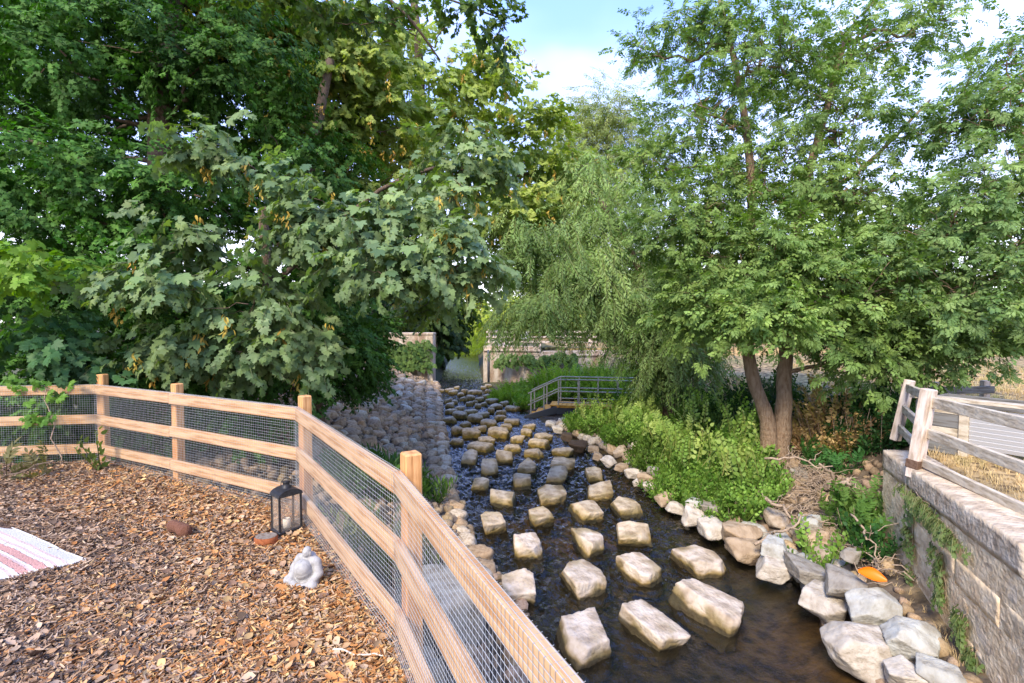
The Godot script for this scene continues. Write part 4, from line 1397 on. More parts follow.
# A spray of leaves along +Y, upper sides towards +Z.
func sprig(kind: String, n: int, size: float, length: float, seed_: int) -> ArrayMesh:
	rng.seed = seed_
	var V := PackedVector3Array()
	var I := PackedInt32Array()
	var C := PackedColorArray()
	bar(V, I, C, Vector3.ZERO, Vector3(0, length, -length * 0.08), 0.004 + length * 0.006, Color(1.5, 0.8, 0.9))
	for i in n:
		var t := (i + 0.6) / n
		var side := 1.0 if i % 2 == 0 else -1.0
		var ang := side * rng.randf_range(0.5, 1.25) * (1.0 - 0.35 * t)
		if i == n - 1:
			ang = rng.randf_range(-0.3, 0.3)
		var base := Vector3(0, t * length, -length * 0.08 * t)
		var s := size * rng.randf_range(0.7, 1.1) * (1.0 - 0.25 * t)
		var pet := s * rng.randf_range(0.25, 0.6)
		var b := Basis(Vector3.BACK, -ang) * Basis(Vector3.RIGHT, rng.randf_range(-0.75, 0.15)) * Basis(Vector3.UP, rng.randf_range(-0.5, 0.5))
		var at := base + b * Vector3(0, pet, 0) + Vector3(0, 0, rng.randf_range(-0.03, 0.03))
		if kind == "leaflet":            # a feather of leaflets
			var feather := size * rng.randf_range(0.85, 1.15)
			bar(V, I, C, base, base + b * Vector3(0, feather, 0), 0.0022, Color(1.2, 1.1, 0.8))
			for k in 9:
				var u := 0.28 + 0.18 * (k / 2)
				var sd := 1.0 if k % 2 == 0 else -1.0
				var lb := b * Basis(Vector3.BACK, -sd * (0.95 if k < 8 else 0.0)) * Basis(Vector3.UP, rng.randf_range(-0.35, 0.35)) * Basis(Vector3.RIGHT, rng.randf_range(-0.4, 0.1))
				var g := rng.randf_range(0.8, 1.2)
				add_leaf(V, I, C, Transform3D(lb, base + b * Vector3(0, feather * minf(u, 1.0), 0)), kind, feather * 0.44, 0.2, 0.2, Color(g, g, g * 0.9))
			continue
		var g2 := rng.randf_range(0.78, 1.2)
		add_leaf(V, I, C, Transform3D(b, at), kind, s, rng.randf_range(-0.05, 0.25), rng.randf_range(0.1, 0.4), Color(g2, g2, g2 * rng.randf_range(0.75, 1.05)))
		if kind == "maple":
			bar(V, I, C, base, at, 0.0022, Color(1.8, 0.9, 1.0))
	return smooth_mesh(V, I, C)

func seed_bunch() -> ArrayMesh:
	rng.seed = 4
	var V := PackedVector3Array()
	var I := PackedInt32Array()
	var C := PackedColorArray()
	for i in 14:
		var b := Basis.from_euler(Vector3(rng.randf_range(2.2, 3.9), rng.randf() * TAU, rng.randf_range(-0.6, 0.6)))
		add_leaf(V, I, C, Transform3D(b, Vector3(rng.randf_range(-0.03, 0.03), -0.012 * i * 0.8, rng.randf_range(-0.03, 0.03))), "leaflet", 0.05, 0.3, 0.3, Color.WHITE)
	return smooth_mesh(V, I, C)

func facing(y: Vector3, up: Vector3) -> Basis:
	y = y.normalized()
	var z := (up - y * up.dot(y)).normalized()
	return Basis(y.cross(z), y, z)

# clumps: [x, y, z, rx, ry, rz, sprays, tone]
func spray_places(clumps: Array, per: int, spread: float, lo: Color, hi: Color, droop: float, size := 1.0) -> Array:
	var T := []
	var C := []
	var hubs := []
	for c in clumps:
		var mid := Vector3(c[0], c[1], c[2])
		for i in int(c[6]):
			var u := Vector3(rng.randfn(), rng.randfn(), rng.randfn()).normalized()
			var r := pow(rng.randf(), 0.42)
			var hub := mid + u * r * Vector3(c[3], c[4], c[5])
			hubs.append([mid, hub])
			var out := (u * Vector3(1, 0.45, 1) + Vector3(rng.randf_range(-0.3, 0.3), 0, rng.randf_range(-0.3, 0.3))).normalized()
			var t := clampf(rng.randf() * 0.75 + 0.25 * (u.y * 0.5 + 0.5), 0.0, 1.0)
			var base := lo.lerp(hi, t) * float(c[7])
			var tilt := (Vector3.UP * 0.7 + out * 0.75 + Vector3(rng.randf_range(-0.6, 0.6), rng.randf_range(-0.2, 0.2), rng.randf_range(-0.6, 0.6))).normalized()
			for k in per:
				var a := TAU * k / per + rng.randf()
				var flat := facing(out, tilt)
				var dir := (out * 0.8 + (flat * Vector3(cos(a), sin(a), rng.randf_range(-0.35, 0.35)))).normalized()
				dir.y -= droop * rng.randf_range(0.6, 1.4)
				var p := hub + flat * Vector3(cos(a), sin(a), rng.randf_range(-0.9, 0.9)) * spread * rng.randf()
				var b := facing(dir, tilt + Vector3(rng.randf_range(-0.6, 0.6), 0, rng.randf_range(-0.6, 0.6)))
				T.append(Transform3D(b.scaled(Vector3.ONE * size * rng.randf_range(0.8, 1.2)), p))
				var g := rng.randf_range(0.8, 1.22)
				C.append(Color(base.r * g, base.g * g, base.b * g))
	return [T, C, hubs]

func crown(parent: Node3D, meshes: Array, m: Material, clumps: Array, per: int, spread: float, lo: Color, hi: Color, droop := 0.35, size := 1.0) -> Array:
	var got := spray_places(clumps, per, spread, lo, hi, droop, size)
	for k in meshes.size():
		var T := []
		var C := []
		for i in range(k, got[0].size(), meshes.size()):
			var xf: Transform3D = got[0][i]
			xf.origin -= parent.position
			T.append(xf)
			C.append(got[1][i])
		scatter("crown", parent, meshes[k], m, T, C)
	return got[2]

func limbs(parent: Node3D, stems: Array, radii: Array, clumps: Array, hubs: Array, bark: Material, r_limb := 0.05, twig_share := 0.35) -> void:
	for i in stems.size():
		var st := new_st(true)
		var P: Array = []
		for q in stems[i]:
			P.append(q - parent.position)
		var fine := []
		for j in P.size() - 1:
			for k in 4:
				fine.append(P[j].cubic_interpolate(P[j + 1], P[maxi(j - 1, 0)], P[mini(j + 2, P.size() - 1)], k / 4.0))
		fine.append(P[-1])
		tube(st, fine, taper(radii[i][0], radii[i][1], fine.size() - 1), 10, 0.35)
		part("trunk", st, bark, parent)
	var st2 := new_st(true)
	for c in clumps:
		var mid := Vector3(c[0], c[1], c[2])
		var best := Vector3.ZERO
		var far := 1e9
		for s in stems:
			for j in range(1, s.size()):
				for k in 5:
					var q: Vector3 = s[j - 1].lerp(s[j], k / 4.0)
					var w := q.distance_to(mid) + maxf(q.y - mid.y + 0.25, 0.0) * 1.5
					if w < far:
						far = w
						best = q
		tube(st2, bent(best - parent.position, mid - parent.position, 9, 0.25, 0.12), taper(r_limb, r_limb * 0.3, 9), 5)
	part("limb", st2, bark, parent)
	var st3 := new_st(true)
	for h in hubs:
		if rng.randf() < twig_share:
			var from: Vector3 = h[0].lerp(h[1], 0.35) + Vector3(rng.randf_range(-0.25, 0.25), rng.randf_range(-0.3, 0.05), rng.randf_range(-0.25, 0.25))
			tube(st3, bent(from - parent.position, h[1] - parent.position, 4, 0.12), taper(r_limb * 0.3, 0.004, 4), 4)
	var tw := part("twigs", st3, bark, parent)
	tw.set_meta("kind", "stuff")

func tree(called: String, label: String, category: String, stems: Array, radii: Array, clumps: Array, meshes: Array, m: Material, per: int, spread: float, lo: Color, hi: Color, bark: Material, droop := 0.35, size := 1.0, r_limb := 0.05) -> Node3D:
	var t := thing(called, label, category, stems[0][0])
	var hubs := crown(t, meshes, m, clumps, per, spread, lo, hi, droop, size)
	limbs(t, stems, radii, clumps, hubs, bark, r_limb, 0.03 if called == "ivy_clad_tree" else 0.35)
	return t

func bush(called: String, label: String, category: String, at: Vector3, radius: float, height: float, n: int, mesh: Mesh, m: Material, lo: Color, hi: Color, group := "", lean := 0.7) -> Node3D:
	at.y = land(at.x, at.z) if at.y > -50.0 else at.y
	var t := thing(called, label, category, at, 0.0, group)
	var T := []
	var C := []
	var st := new_st()
	for i in n:
		var a := rng.randf() * TAU
		var r := radius * sqrt(rng.randf())
		var p := Vector3(cos(a) * r, 0, sin(a) * r)
		p.y = land(at.x + p.x, at.z + p.z) - at.y
		var layers := 1 + int(height / 0.45)
		for k in layers:
			var dir := (Vector3(cos(a), 0, sin(a)) * lean * (r / radius) + Vector3(rng.randf_range(-0.5, 0.5), 0.95, rng.randf_range(-0.5, 0.5))).normalized()
			var top := height * (1.0 - 0.55 * pow(r / radius, 2.0)) * rng.randf_range(0.75, 1.15)
			var q := p + dir * maxf(top - 0.5, 0.0) * float(k) / maxf(layers - 1, 1.0)
			var b := facing(dir, Vector3(cos(a + k), 0.4, sin(a + k)))
			T.append(Transform3D(b.scaled(Vector3.ONE * rng.randf_range(0.75, 1.2)), q))
			var g := rng.randf_range(0.8, 1.2)
			var c := lo.lerp(hi, rng.randf()) * g
			C.append(Color(c.r, c.g, c.b))
		if i % 4 == 0:
			tube(st, [p, p + Vector3(cos(a) * lean * 0.3, height * 0.6, sin(a) * lean * 0.3)], [0.007, 0.004], 4)
	scatter("foliage", t, mesh, m, T, C)
	part("stems", st, M.twig, t)
	return t

func build_trees() -> void:
	rng.seed = 11
	var ivy1 := sprig("small", 13, 0.085, 0.34, 1)
	var ivy2 := sprig("small", 11, 0.075, 0.28, 2)
	var mapl := [sprig("maple", 10, 0.10, 0.30, 3), sprig("maple", 9, 0.09, 0.25, 4), sprig("maple", 11, 0.108, 0.34, 5)]
	var ash := [sprig("leaflet", 7, 0.13, 0.2, 6), sprig("ovate", 16, 0.075, 0.30, 7), sprig("ovate", 13, 0.065, 0.24, 77)]
	var wil := [sprig("willow", 26, 0.13, 0.7, 8), sprig("willow", 22, 0.12, 0.55, 9)]
	var bunch := seed_bunch()
	# the dark leafy mass behind the fence
	rng.seed = 21
	var c1 := [[-11.75,6.73,-13.21,4.94,3.90,0.60,170,0.60],[-6.03,6.99,-13.22,3.12,3.64,0.60,130,0.60],[-4.80,2.55,-12.54,2.25,1.50,0.50,60,0.60],[-10.86,7.77,-11.75,2.76,2.53,0.70,110,0.70],[-6.49,8.46,-11.77,2.53,2.07,0.70,100,0.70],[-9.94,3.77,-11.09,2.86,1.76,0.60,90,0.70],[-5.80,5.24,-11.65,2.07,1.84,0.60,60,0.70],[-8.32,8.22,-9.46,2.58,1.10,1.20,60,0.80],[-5.53,8.45,-10.07,2.16,1.18,1.20,50,0.80],[-8.25,7.40,-11.03,3.67,1.94,0.80,70,0.60],[-7.77,6.42,-8.79,2.06,1.38,1.20,70,1.00],[-5.44,6.46,-9.19,2.16,1.26,1.20,70,0.90],[-7.46,3.83,-7.99,1.58,0.95,1.00,60,1.10],[-5.83,4.13,-8.50,1.68,1.01,1.00,60,1.00],[-4.17,4.98,-9.53,1.50,1.50,1.00,50,0.90],[-6.96,2.39,-7.73,1.54,0.77,0.90,50,1.00],[-5.09,2.10,-7.92,1.58,0.95,0.90,55,1.00],[-3.64,2.13,-8.82,1.23,1.06,0.90,45,1.00],[-3.26,1.14,-9.18,1.01,0.70,0.70,35,0.90],[-3.00,1.12,-10.38,0.54,0.83,0.60,18,0.80],[-5.81,1.02,-7.58,1.52,0.68,0.70,45,1.00],[-4.21,1.04,-8.18,1.31,0.62,0.70,40,0.90],[-6.94,0.63,-7.16,1.01,0.86,0.50,36,1.00],[-10.74,5.52,-8.65,1.87,2.21,1.50,40,1.00],[-9.61,1.78,-7.61,1.37,1.82,1.00,30,1.00],[-6.51,0.04,-7.84,1.90,0.47,0.40,30,0.90],[-4.51,0.18,-7.94,1.28,0.40,0.40,22,0.90],[-8.90,5.91,-10.47,3.50,2.47,0.80,60,0.60],[-5.55,3.70,-10.68,2.76,2.54,0.80,60,0.60],[-7.53,2.17,-9.62,3.26,1.92,0.60,60,0.60],[-3.82,1.58,-10.50,1.26,1.26,0.60,24,0.60],]
	var stems1 := [[Vector3(-6.950, -1.092, -9.496), Vector3(-6.566, 2.169, -9.624), Vector3(-6.758, 5.623, -9.760), Vector3(-6.311, 10.404, -10.148)], [Vector3(-3.994, -0.706, -10.312), Vector3(-4.325, 3.215, -10.265), Vector3(-3.786, 7.192, -10.622)]]
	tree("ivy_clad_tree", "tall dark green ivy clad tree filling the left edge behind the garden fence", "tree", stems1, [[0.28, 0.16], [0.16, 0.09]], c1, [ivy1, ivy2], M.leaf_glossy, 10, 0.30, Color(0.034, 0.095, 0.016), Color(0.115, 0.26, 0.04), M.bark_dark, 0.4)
	# the large leaved sycamore whose boughs hang over the bank
	rng.seed = 22
	var c2 := [[-3.83,4.02,-6.69,0.48,0.32,0.30,7,1.00],[-3.02,3.61,-6.88,0.54,0.34,0.40,6,1.00],[-2.17,3.05,-6.76,0.83,0.43,0.50,15,1.05],[-1.13,3.22,-6.96,0.86,0.50,0.50,15,1.05],[-0.94,2.58,-6.54,0.68,0.39,0.50,13,1.10],[-1.65,2.45,-6.53,0.78,0.39,0.50,15,1.10],[-2.71,2.91,-6.75,0.74,0.43,0.50,12,1.00],[-0.71,4.13,-7.70,0.91,0.68,0.60,15,1.00],[-3.39,2.04,-6.62,0.77,0.42,0.40,13,1.00],[-4.63,2.22,-6.42,0.77,0.28,0.40,10,1.05],[-3.75,1.43,-6.89,0.91,0.41,0.40,15,1.00],[-3.01,1.42,-7.09,0.71,0.40,0.40,10,0.95],[-4.65,1.37,-6.79,0.82,0.34,0.40,10,0.95],[-4.65,2.90,-7.05,0.84,0.35,0.40,9,0.95],[-0.59,2.47,-6.73,0.40,0.32,0.40,6,1.10],]
	var stems2 := [[Vector3(-4.300, -0.452, -8.520), Vector3(-4.066, 1.613, -8.401), Vector3(-4.000, 3.538, -8.076)], [Vector3(-4.000, 3.538, -8.076), Vector3(-2.990, 3.478, -7.474), Vector3(-2.208, 2.741, -6.944), Vector3(-1.233, 2.551, -6.737)], [Vector3(-4.050, 2.278, -8.327), Vector3(-2.112, 3.858, -8.089), Vector3(-0.664, 4.305, -8.006)]]
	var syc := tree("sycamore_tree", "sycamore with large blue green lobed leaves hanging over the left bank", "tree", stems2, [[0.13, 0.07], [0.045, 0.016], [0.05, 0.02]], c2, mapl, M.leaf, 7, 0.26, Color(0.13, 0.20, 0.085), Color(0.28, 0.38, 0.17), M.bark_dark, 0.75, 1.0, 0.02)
	rng.seed = 23
	var big := []
	for k in 6:
		var V := PackedVector3Array()
		var I := PackedInt32Array()
		var C := PackedColorArray()
		add_leaf(V, I, C, Transform3D(), "maple", 0.105 + 0.009 * k, 0.05 * k - 0.1, 0.12 + 0.05 * k, Color.WHITE)
		bar(V, I, C, Vector3(0, -0.1, -0.03), Vector3.ZERO, 0.0025, Color(1.8, 0.9, 0.8))
		big.append(smooth_mesh(V, I, C))
	var lm := []
	for c in [Color(0.13, 0.20, 0.09), Color(0.19, 0.28, 0.13), Color(0.10, 0.17, 0.075), Color(0.20, 0.30, 0.11)]:
		var m := leaf_mat(Color(0.78, 0.85, 0.25))
		m.albedo_color = c.linear_to_srgb()
		lm.append(m)
	for n in 290:
		var c: Array = c2[rng.randi() % c2.size()]
		var u := Vector3(rng.randfn(), rng.randfn(), absf(rng.randfn()) + 0.3).normalized()
		var p := Vector3(c[0], c[1], c[2]) + u * Vector3(c[3], c[4], c[5]) * rng.randf_range(0.8, 1.08)
		var out := (u * Vector3(1, 0.2, 1) + Vector3(0, -0.75, 0.2) + Vector3(rng.randf_range(-0.6, 0.6), 0, 0)).normalized()
		var o := put("leaf", big[rng.randi() % 6], lm[rng.randi() % 4], syc)
		o.transform = Transform3D(facing(out, (Vector3.UP * 0.8 + Vector3(0, 0, 0.8) + u * 0.5).normalized()).scaled(Vector3.ONE * rng.randf_range(0.75, 1.15)), p - syc.position)
	bunches(syc, bunch, c2, 40)
	rng.seed = 24
	var c2b := [[-5.72,2.44,-6.03,0.55,0.18,0.30,9,1.00],]
	var hub := crown(syc, mapl, M.leaf_pale, c2b, 5, 0.22, Color(0.13, 0.28, 0.03), Color(0.26, 0.42, 0.05), 0.4, 0.95)
	crown(syc, mapl, M.leaf, [[-6.04,1.65,-6.40,0.77,0.33,0.30,12,1.00],[-5.97,1.18,-6.58,0.92,0.26,0.30,10,0.90],], 5, 0.24, Color(0.05, 0.13, 0.05), Color(0.09, 0.19, 0.07), 0.4, 1.05)
	# the sunlit sycamore beyond, heavy with seed, its boughs across the top
	rng.seed = 25
	var c3 := [[-4.08,7.95,-11.45,2.02,1.23,1.20,54,1.00],[-2.81,8.61,-14.78,2.61,1.80,1.44,59,1.10],[-0.38,7.33,-16.03,2.28,2.09,1.44,59,1.15],[1.59,6.12,-16.78,1.59,1.53,1.20,33,1.10],[-2.67,6.44,-14.70,2.32,1.59,1.20,46,1.00],[-3.92,6.46,-11.59,1.82,1.19,1.20,46,0.95],[-0.21,4.61,-14.92,1.60,1.30,1.20,36,1.00],[-5.66,8.16,-11.06,1.34,0.91,0.96,28,0.95],[-0.66,9.30,-15.31,1.38,0.90,0.96,20,1.25],[-3.62,4.89,-12.03,1.67,0.95,1.08,31,0.90],[1.25,4.12,-16.61,1.32,1.19,0.96,18,1.00],[-2.59,2.44,-15.84,1.58,0.63,0.72,11,0.70],]
	var stems3 := [[Vector3(-4.200, -0.353, -14.929), Vector3(-3.810, 3.904, -15.096), Vector3(-2.760, 7.801, -15.249), Vector3(-2.958, 12.236, -14.923)], [Vector3(-3.720, 4.204, -15.108), Vector3(-1.302, 5.834, -15.672), Vector3(1.082, 6.727, -16.608)]]
	var s3 := tree("sycamore_tree", "sunlit yellow green sycamore with orange seed bunches beside the sluice", "tree", stems3, [[0.24, 0.10], [0.09, 0.03]], c3, mapl, M.leaf_pale, 10, 0.42, Color(0.20, 0.29, 0.06), Color(0.44, 0.52, 0.13), M.bark_dark, 0.4, 1.2, 0.04)
	bunches(s3, bunch, c3, 330)
	rng.seed = 26
	var c3o := [[-2.16,6.55,-7.79,1.31,0.27,0.50,12,1.10],[-0.73,6.52,-7.99,0.69,0.31,0.40,9,1.15],[-0.20,6.37,-8.39,0.26,0.36,0.30,3,1.10],[-3.22,6.58,-7.80,0.91,0.30,0.40,9,1.00],]
	var over := [[Vector3(-6.226, 10.032, -8.932), Vector3(-3.350, 7.463, -8.131), Vector3(-1.879, 6.703, -7.901), Vector3(-1.152, 5.936, -8.171)], [Vector3(-3.350, 7.463, -8.131), Vector3(-1.435, 6.923, -8.009), Vector3(-0.113, 6.636, -8.298)]]
	var ob := crown(s3, mapl, M.leaf_pale, c3o, 5, 0.26, Color(0.06, 0.12, 0.025), Color(0.13, 0.20, 0.04), 0.5, 0.85)
	limbs(s3, over, [[0.05, 0.012], [0.03, 0.008]], c3o, ob, M.bark_dark, 0.012)
	# the pale willow over the bridge
	rng.seed = 27
	var c4 := [[1.39,3.48,-14.58,1.62,1.28,1.30,52,1.10],[3.19,2.38,-14.54,1.68,1.62,1.40,57,1.00],[0.92,2.03,-14.02,1.29,0.90,1.00,31,1.05],[2.76,4.95,-15.14,1.26,1.50,1.20,36,1.15],[4.29,2.38,-14.54,1.33,1.91,1.30,46,0.90],[4.37,0.63,-13.97,0.95,0.95,1.00,26,0.85],[0.36,3.82,-14.09,0.95,0.95,0.80,20,1.10],[4.98,0.82,-13.97,1.12,1.46,1.00,33,0.75],[1.86,6.61,-16.20,1.28,1.15,1.20,20,1.20],]
	var stems4 := [[Vector3(4.524, -1.384, -14.388), Vector3(4.466, 0.934, -14.479), Vector3(3.789, 3.284, -14.872), Vector3(2.640, 5.403, -15.155)], [Vector3(4.176, 2.096, -14.625), Vector3(2.534, 3.098, -14.464), Vector3(1.382, 3.386, -14.475)]]
	tree("willow_tree", "pale green weeping willow hanging over the footbridge", "tree", stems4, [[0.22, 0.07], [0.06, 0.025]], c4, wil, M.leaf_pale, 12, 0.5, Color(0.17, 0.28, 0.09), Color(0.34, 0.47, 0.17), M.bark_dark, 1.1, 1.1, 0.035)
	# the forked tree on the right bank
	rng.seed = 28
	var c5 := [[3.86,5.88,-10.17,1.12,1.16,1.00,52,1.00],[5.06,6.98,-10.21,1.68,1.04,1.20,76,1.05],[6.76,7.22,-10.22,1.60,1.00,1.20,65,1.00],[3.56,7.83,-10.85,0.93,0.76,0.90,32,1.05],[8.46,7.82,-10.25,1.12,0.48,0.90,27,1.05],[6.20,5.53,-9.76,1.27,0.84,1.00,61,0.95],[4.80,4.47,-9.71,1.34,0.92,1.00,71,0.95],[3.51,3.70,-9.68,1.08,1.08,1.00,121,0.95],[6.31,4.17,-9.30,1.14,0.77,0.90,61,0.90],[3.09,5.24,-10.95,0.86,1.12,0.90,41,1.00],[4.45,2.80,-8.85,1.27,0.81,0.80,138,1.00],[5.59,2.25,-8.43,1.18,0.87,0.80,146,1.00],[3.55,2.06,-9.22,0.92,0.85,0.80,106,0.95],[4.23,1.81,-8.21,0.85,0.39,0.50,72,1.10],[6.34,1.36,-8.49,1.02,0.68,0.70,121,0.90],[2.87,7.61,-11.44,0.49,0.90,0.60,10,1.05],[4.35,7.90,-10.45,1.22,0.53,0.80,32,1.05],]
	var stems5 := [[Vector3(4.729, -0.900, -9.103), Vector3(4.692, -0.054, -9.136), Vector3(4.440, 0.786, -9.219), Vector3(4.399, 2.161, -9.423), Vector3(4.656, 4.112, -9.800), Vector3(4.600, 6.184, -10.182), Vector3(4.243, 8.311, -10.466)], [Vector3(4.940, -0.915, -9.152), Vector3(4.986, -0.054, -9.136), Vector3(5.023, 0.865, -9.172), Vector3(5.171, 2.342, -9.330), Vector3(5.510, 4.063, -9.598), Vector3(6.076, 5.605, -9.959), Vector3(6.660, 7.383, -10.229)], [Vector3(5.472, 3.969, -9.594), Vector3(6.473, 4.572, -9.418), Vector3(7.858, 5.918, -9.571)], [Vector3(5.134, 1.970, -9.316), Vector3(5.660, 2.317, -8.929), Vector3(6.330, 2.126, -8.621)]]
	tree("ash_tree", "tall ash with a forked brown trunk on the right bank", "tree", stems5, [[0.155, 0.045], [0.16, 0.05], [0.06, 0.02], [0.05, 0.02]], c5, ash, M.leaf, 5, 0.36, Color(0.12, 0.22, 0.06), Color(0.31, 0.44, 0.12), M.bark, 0.12, 1.0, 0.045)
	# the ash leaning in from the right edge
	rng.seed = 29
	var c6 := [[7.57,5.14,-8.14,0.74,0.70,0.80,40,1.00],[8.17,6.04,-8.37,0.56,0.59,0.70,24,1.10],[7.69,3.96,-7.89,0.94,0.69,0.80,51,1.00],[7.09,3.35,-8.07,1.02,0.58,0.80,51,0.95],[7.65,2.66,-7.64,0.85,0.58,0.70,43,0.95],[6.92,2.22,-7.92,0.92,0.60,0.70,51,0.90],[7.18,1.37,-8.19,0.82,0.33,0.60,32,0.80],[7.85,1.70,-7.80,0.69,0.53,0.60,27,0.85],[6.52,2.74,-8.35,0.90,0.60,0.70,43,0.85],[8.86,3.65,-7.88,0.94,2.18,1.20,51,1.00],[7.28,5.05,-8.74,0.69,0.45,0.60,16,1.00],]
	var stems6 := [[Vector3(10.877, -0.855, -8.704), Vector3(9.826, 1.612, -8.501), Vector3(8.765, 3.439, -8.373), Vector3(8.331, 4.894, -8.330)], [Vector3(9.458, 2.117, -8.421), Vector3(8.003, 2.518, -8.236), Vector3(6.772, 2.104, -8.120)], [Vector3(8.931, 3.108, -8.360), Vector3(7.757, 3.583, -8.278), Vector3(6.607, 2.942, -8.353)]]
	tree("ash_tree", "leafy ash leaning into the picture from the right edge above the boarded bin", "tree", stems6, [[0.16, 0.06], [0.05, 0.02], [0.05, 0.02]], c6, ash, M.leaf, 5, 0.36, Color(0.12, 0.23, 0.08), Color(0.31, 0.44, 0.15), M.bark, 0.15, 1.0, 0.035)
	# trees farther off
	var far_spec := [
		["poplar_tree", "thin pale poplar standing far off in the gap of sky", Vector3(6.000, -1.736, -29.886), 0.2, [[5.64,13.55,-30.49,2.64,2.76,1.60,80,1.10],[4.38,10.85,-30.38,2.76,2.40,1.60,80,1.00],[6.78,10.55,-30.37,2.40,3.00,1.40,70,1.00],[5.28,6.66,-30.22,3.60,2.40,1.60,60,0.90],[3.60,13.55,-30.49,1.44,1.56,0.90,22,1.10],], Color(0.26, 0.34, 0.13), Color(0.42, 0.48, 0.2)],
		["waterside_tree", "dark green bushy tree on the left water's edge beyond the sluice", Vector3(-5.576, -1.657, -33.892), 0.25, [[-5.71,1.54,-34.02,2.45,2.72,2.00,60,0.80],[-7.39,2.53,-33.06,2.64,3.30,2.00,50,0.80],[-5.18,4.04,-36.12,2.88,2.88,2.00,40,0.90],[-8.18,0.01,-30.96,2.48,2.48,2.00,40,0.70],], Color(0.04, 0.085, 0.025), Color(0.085, 0.15, 0.04)],
		["waterside_tree", "bright yellow green tree in sun behind the sluice fence", Vector3(0.704, -0.725, -43.937), 0.25, [[-0.62,2.35,-44.06,3.17,2.29,2.40,50,1.00],[2.90,1.91,-44.04,3.52,2.29,2.40,50,1.10],[-3.33,1.94,-52.05,2.29,2.29,2.00,24,1.00],[6.55,1.91,-42.04,3.86,2.86,2.40,46,1.00],[4.42,5.14,-46.17,5.52,2.76,2.40,36,0.90],], Color(0.32, 0.42, 0.06), Color(0.5, 0.58, 0.12)],
		["field_tree", "light green tree at the far side of the field behind the forked ash", Vector3(14.144, -0.298, -33.946), 0.25, [[12.78,1.88,-34.03,4.76,2.04,3.00,50,1.00],[9.22,3.32,-36.09,3.60,3.60,3.00,44,1.00],[17.54,2.56,-34.06,4.08,2.72,3.00,44,1.00],[13.54,6.20,-36.20,5.76,2.88,3.00,40,1.00],], Color(0.12, 0.20, 0.05), Color(0.22, 0.31, 0.09)],
		["field_tree", "yellow green tree at the far right edge of the dry field", Vector3(28.080, -0.897, -29.919), 0.25, [[26.88,1.26,-30.00,4.20,1.56,3.00,50,1.00],[30.48,1.86,-30.03,3.60,2.40,3.00,46,1.10],[24.19,3.15,-32.08,4.48,3.20,3.00,50,0.90],[22.98,7.31,-34.24,4.76,3.40,3.00,36,0.90],[29.10,7.99,-34.27,4.76,3.40,3.00,36,1.00],], Color(0.14, 0.22, 0.04), Color(0.26, 0.35, 0.07)],
	]
	rng.seed = 30
	for s in far_spec:
		var base: Vector3 = s[2]
		base.y = minf(base.y, -0.2)
		var top := Vector3(s[4][0][0], s[4][0][1], s[4][0][2])
		tree(s[0], s[1], "tree", [[base, base.lerp(top, 0.5) + Vector3(0.3, 0, 0), top]], [[s[3], 0.08]], s[4], [wil[1]] if s[0] == "poplar_tree" else [mapl[0]], M.leaf_pale, 9, 1.0, s[5], s[6], M.bark_dark, 0.3, 1.6 if s[0] == "poplar_tree" else 2.6, 0.06)
	# woodland along the horizon, one mass
	rng.seed = 31
	var T := []
	var C := []
	for i in 5200:
		var a := lerpf(-1.35, 1.35, rng.randf())
		var r := rng.randf_range(60.0, 95.0)
		var x := sin(a) * r
		if absf(x + r * 0.10) < 3.0 and r < 62.0:
			continue
		var hgt := (4.0 + 2.2 * wobble.get_noise_2d(a * 260.0, 3.0)) * sqrt(rng.randf()) + (1.5 if a < -0.3 or a > 0.2 else 0.0)
		var c := Color(0.07, 0.13, 0.03).lerp(Color(0.18, 0.25, 0.07), rng.randf())
		T.append(Transform3D(facing(Vector3(rng.randf_range(-1, 1), rng.randf_range(-0.3, 0.8), 1), Vector3(0, 1, 0.6)).scaled(Vector3.ONE * rng.randf_range(4.0, 7.5)), Vector3(x, hgt - 0.6, -cos(a) * r)))
		C.append(c)
	var wood := scatter("distant_woodland", null, mapl[2], M.leaf_pale, T, C)

func bunches(parent: Node3D, mesh: Mesh, clumps: Array, n: int) -> void:
	var T := []
	var C := []
	for i in n:
		var c: Array = clumps[rng.randi() % clumps.size()]
		var u := Vector3(rng.randfn(), rng.randfn(), absf(rng.randfn())).normalized()
		T.append(Transform3D(Basis(Vector3.UP, rng.randf() * TAU).scaled(Vector3.ONE * rng.randf_range(1.0, 1.9)), Vector3(c[0], c[1], c[2]) + u * Vector3(c[3], c[4], c[5]) * 1.02 - parent.position))
		var k := Color(0.42, 0.26, 0.05).lerp(Color(0.55, 0.42, 0.08), rng.randf())
		C.append(k)
	scatter("seed_bunches", parent, mesh, M.seed, T, C)

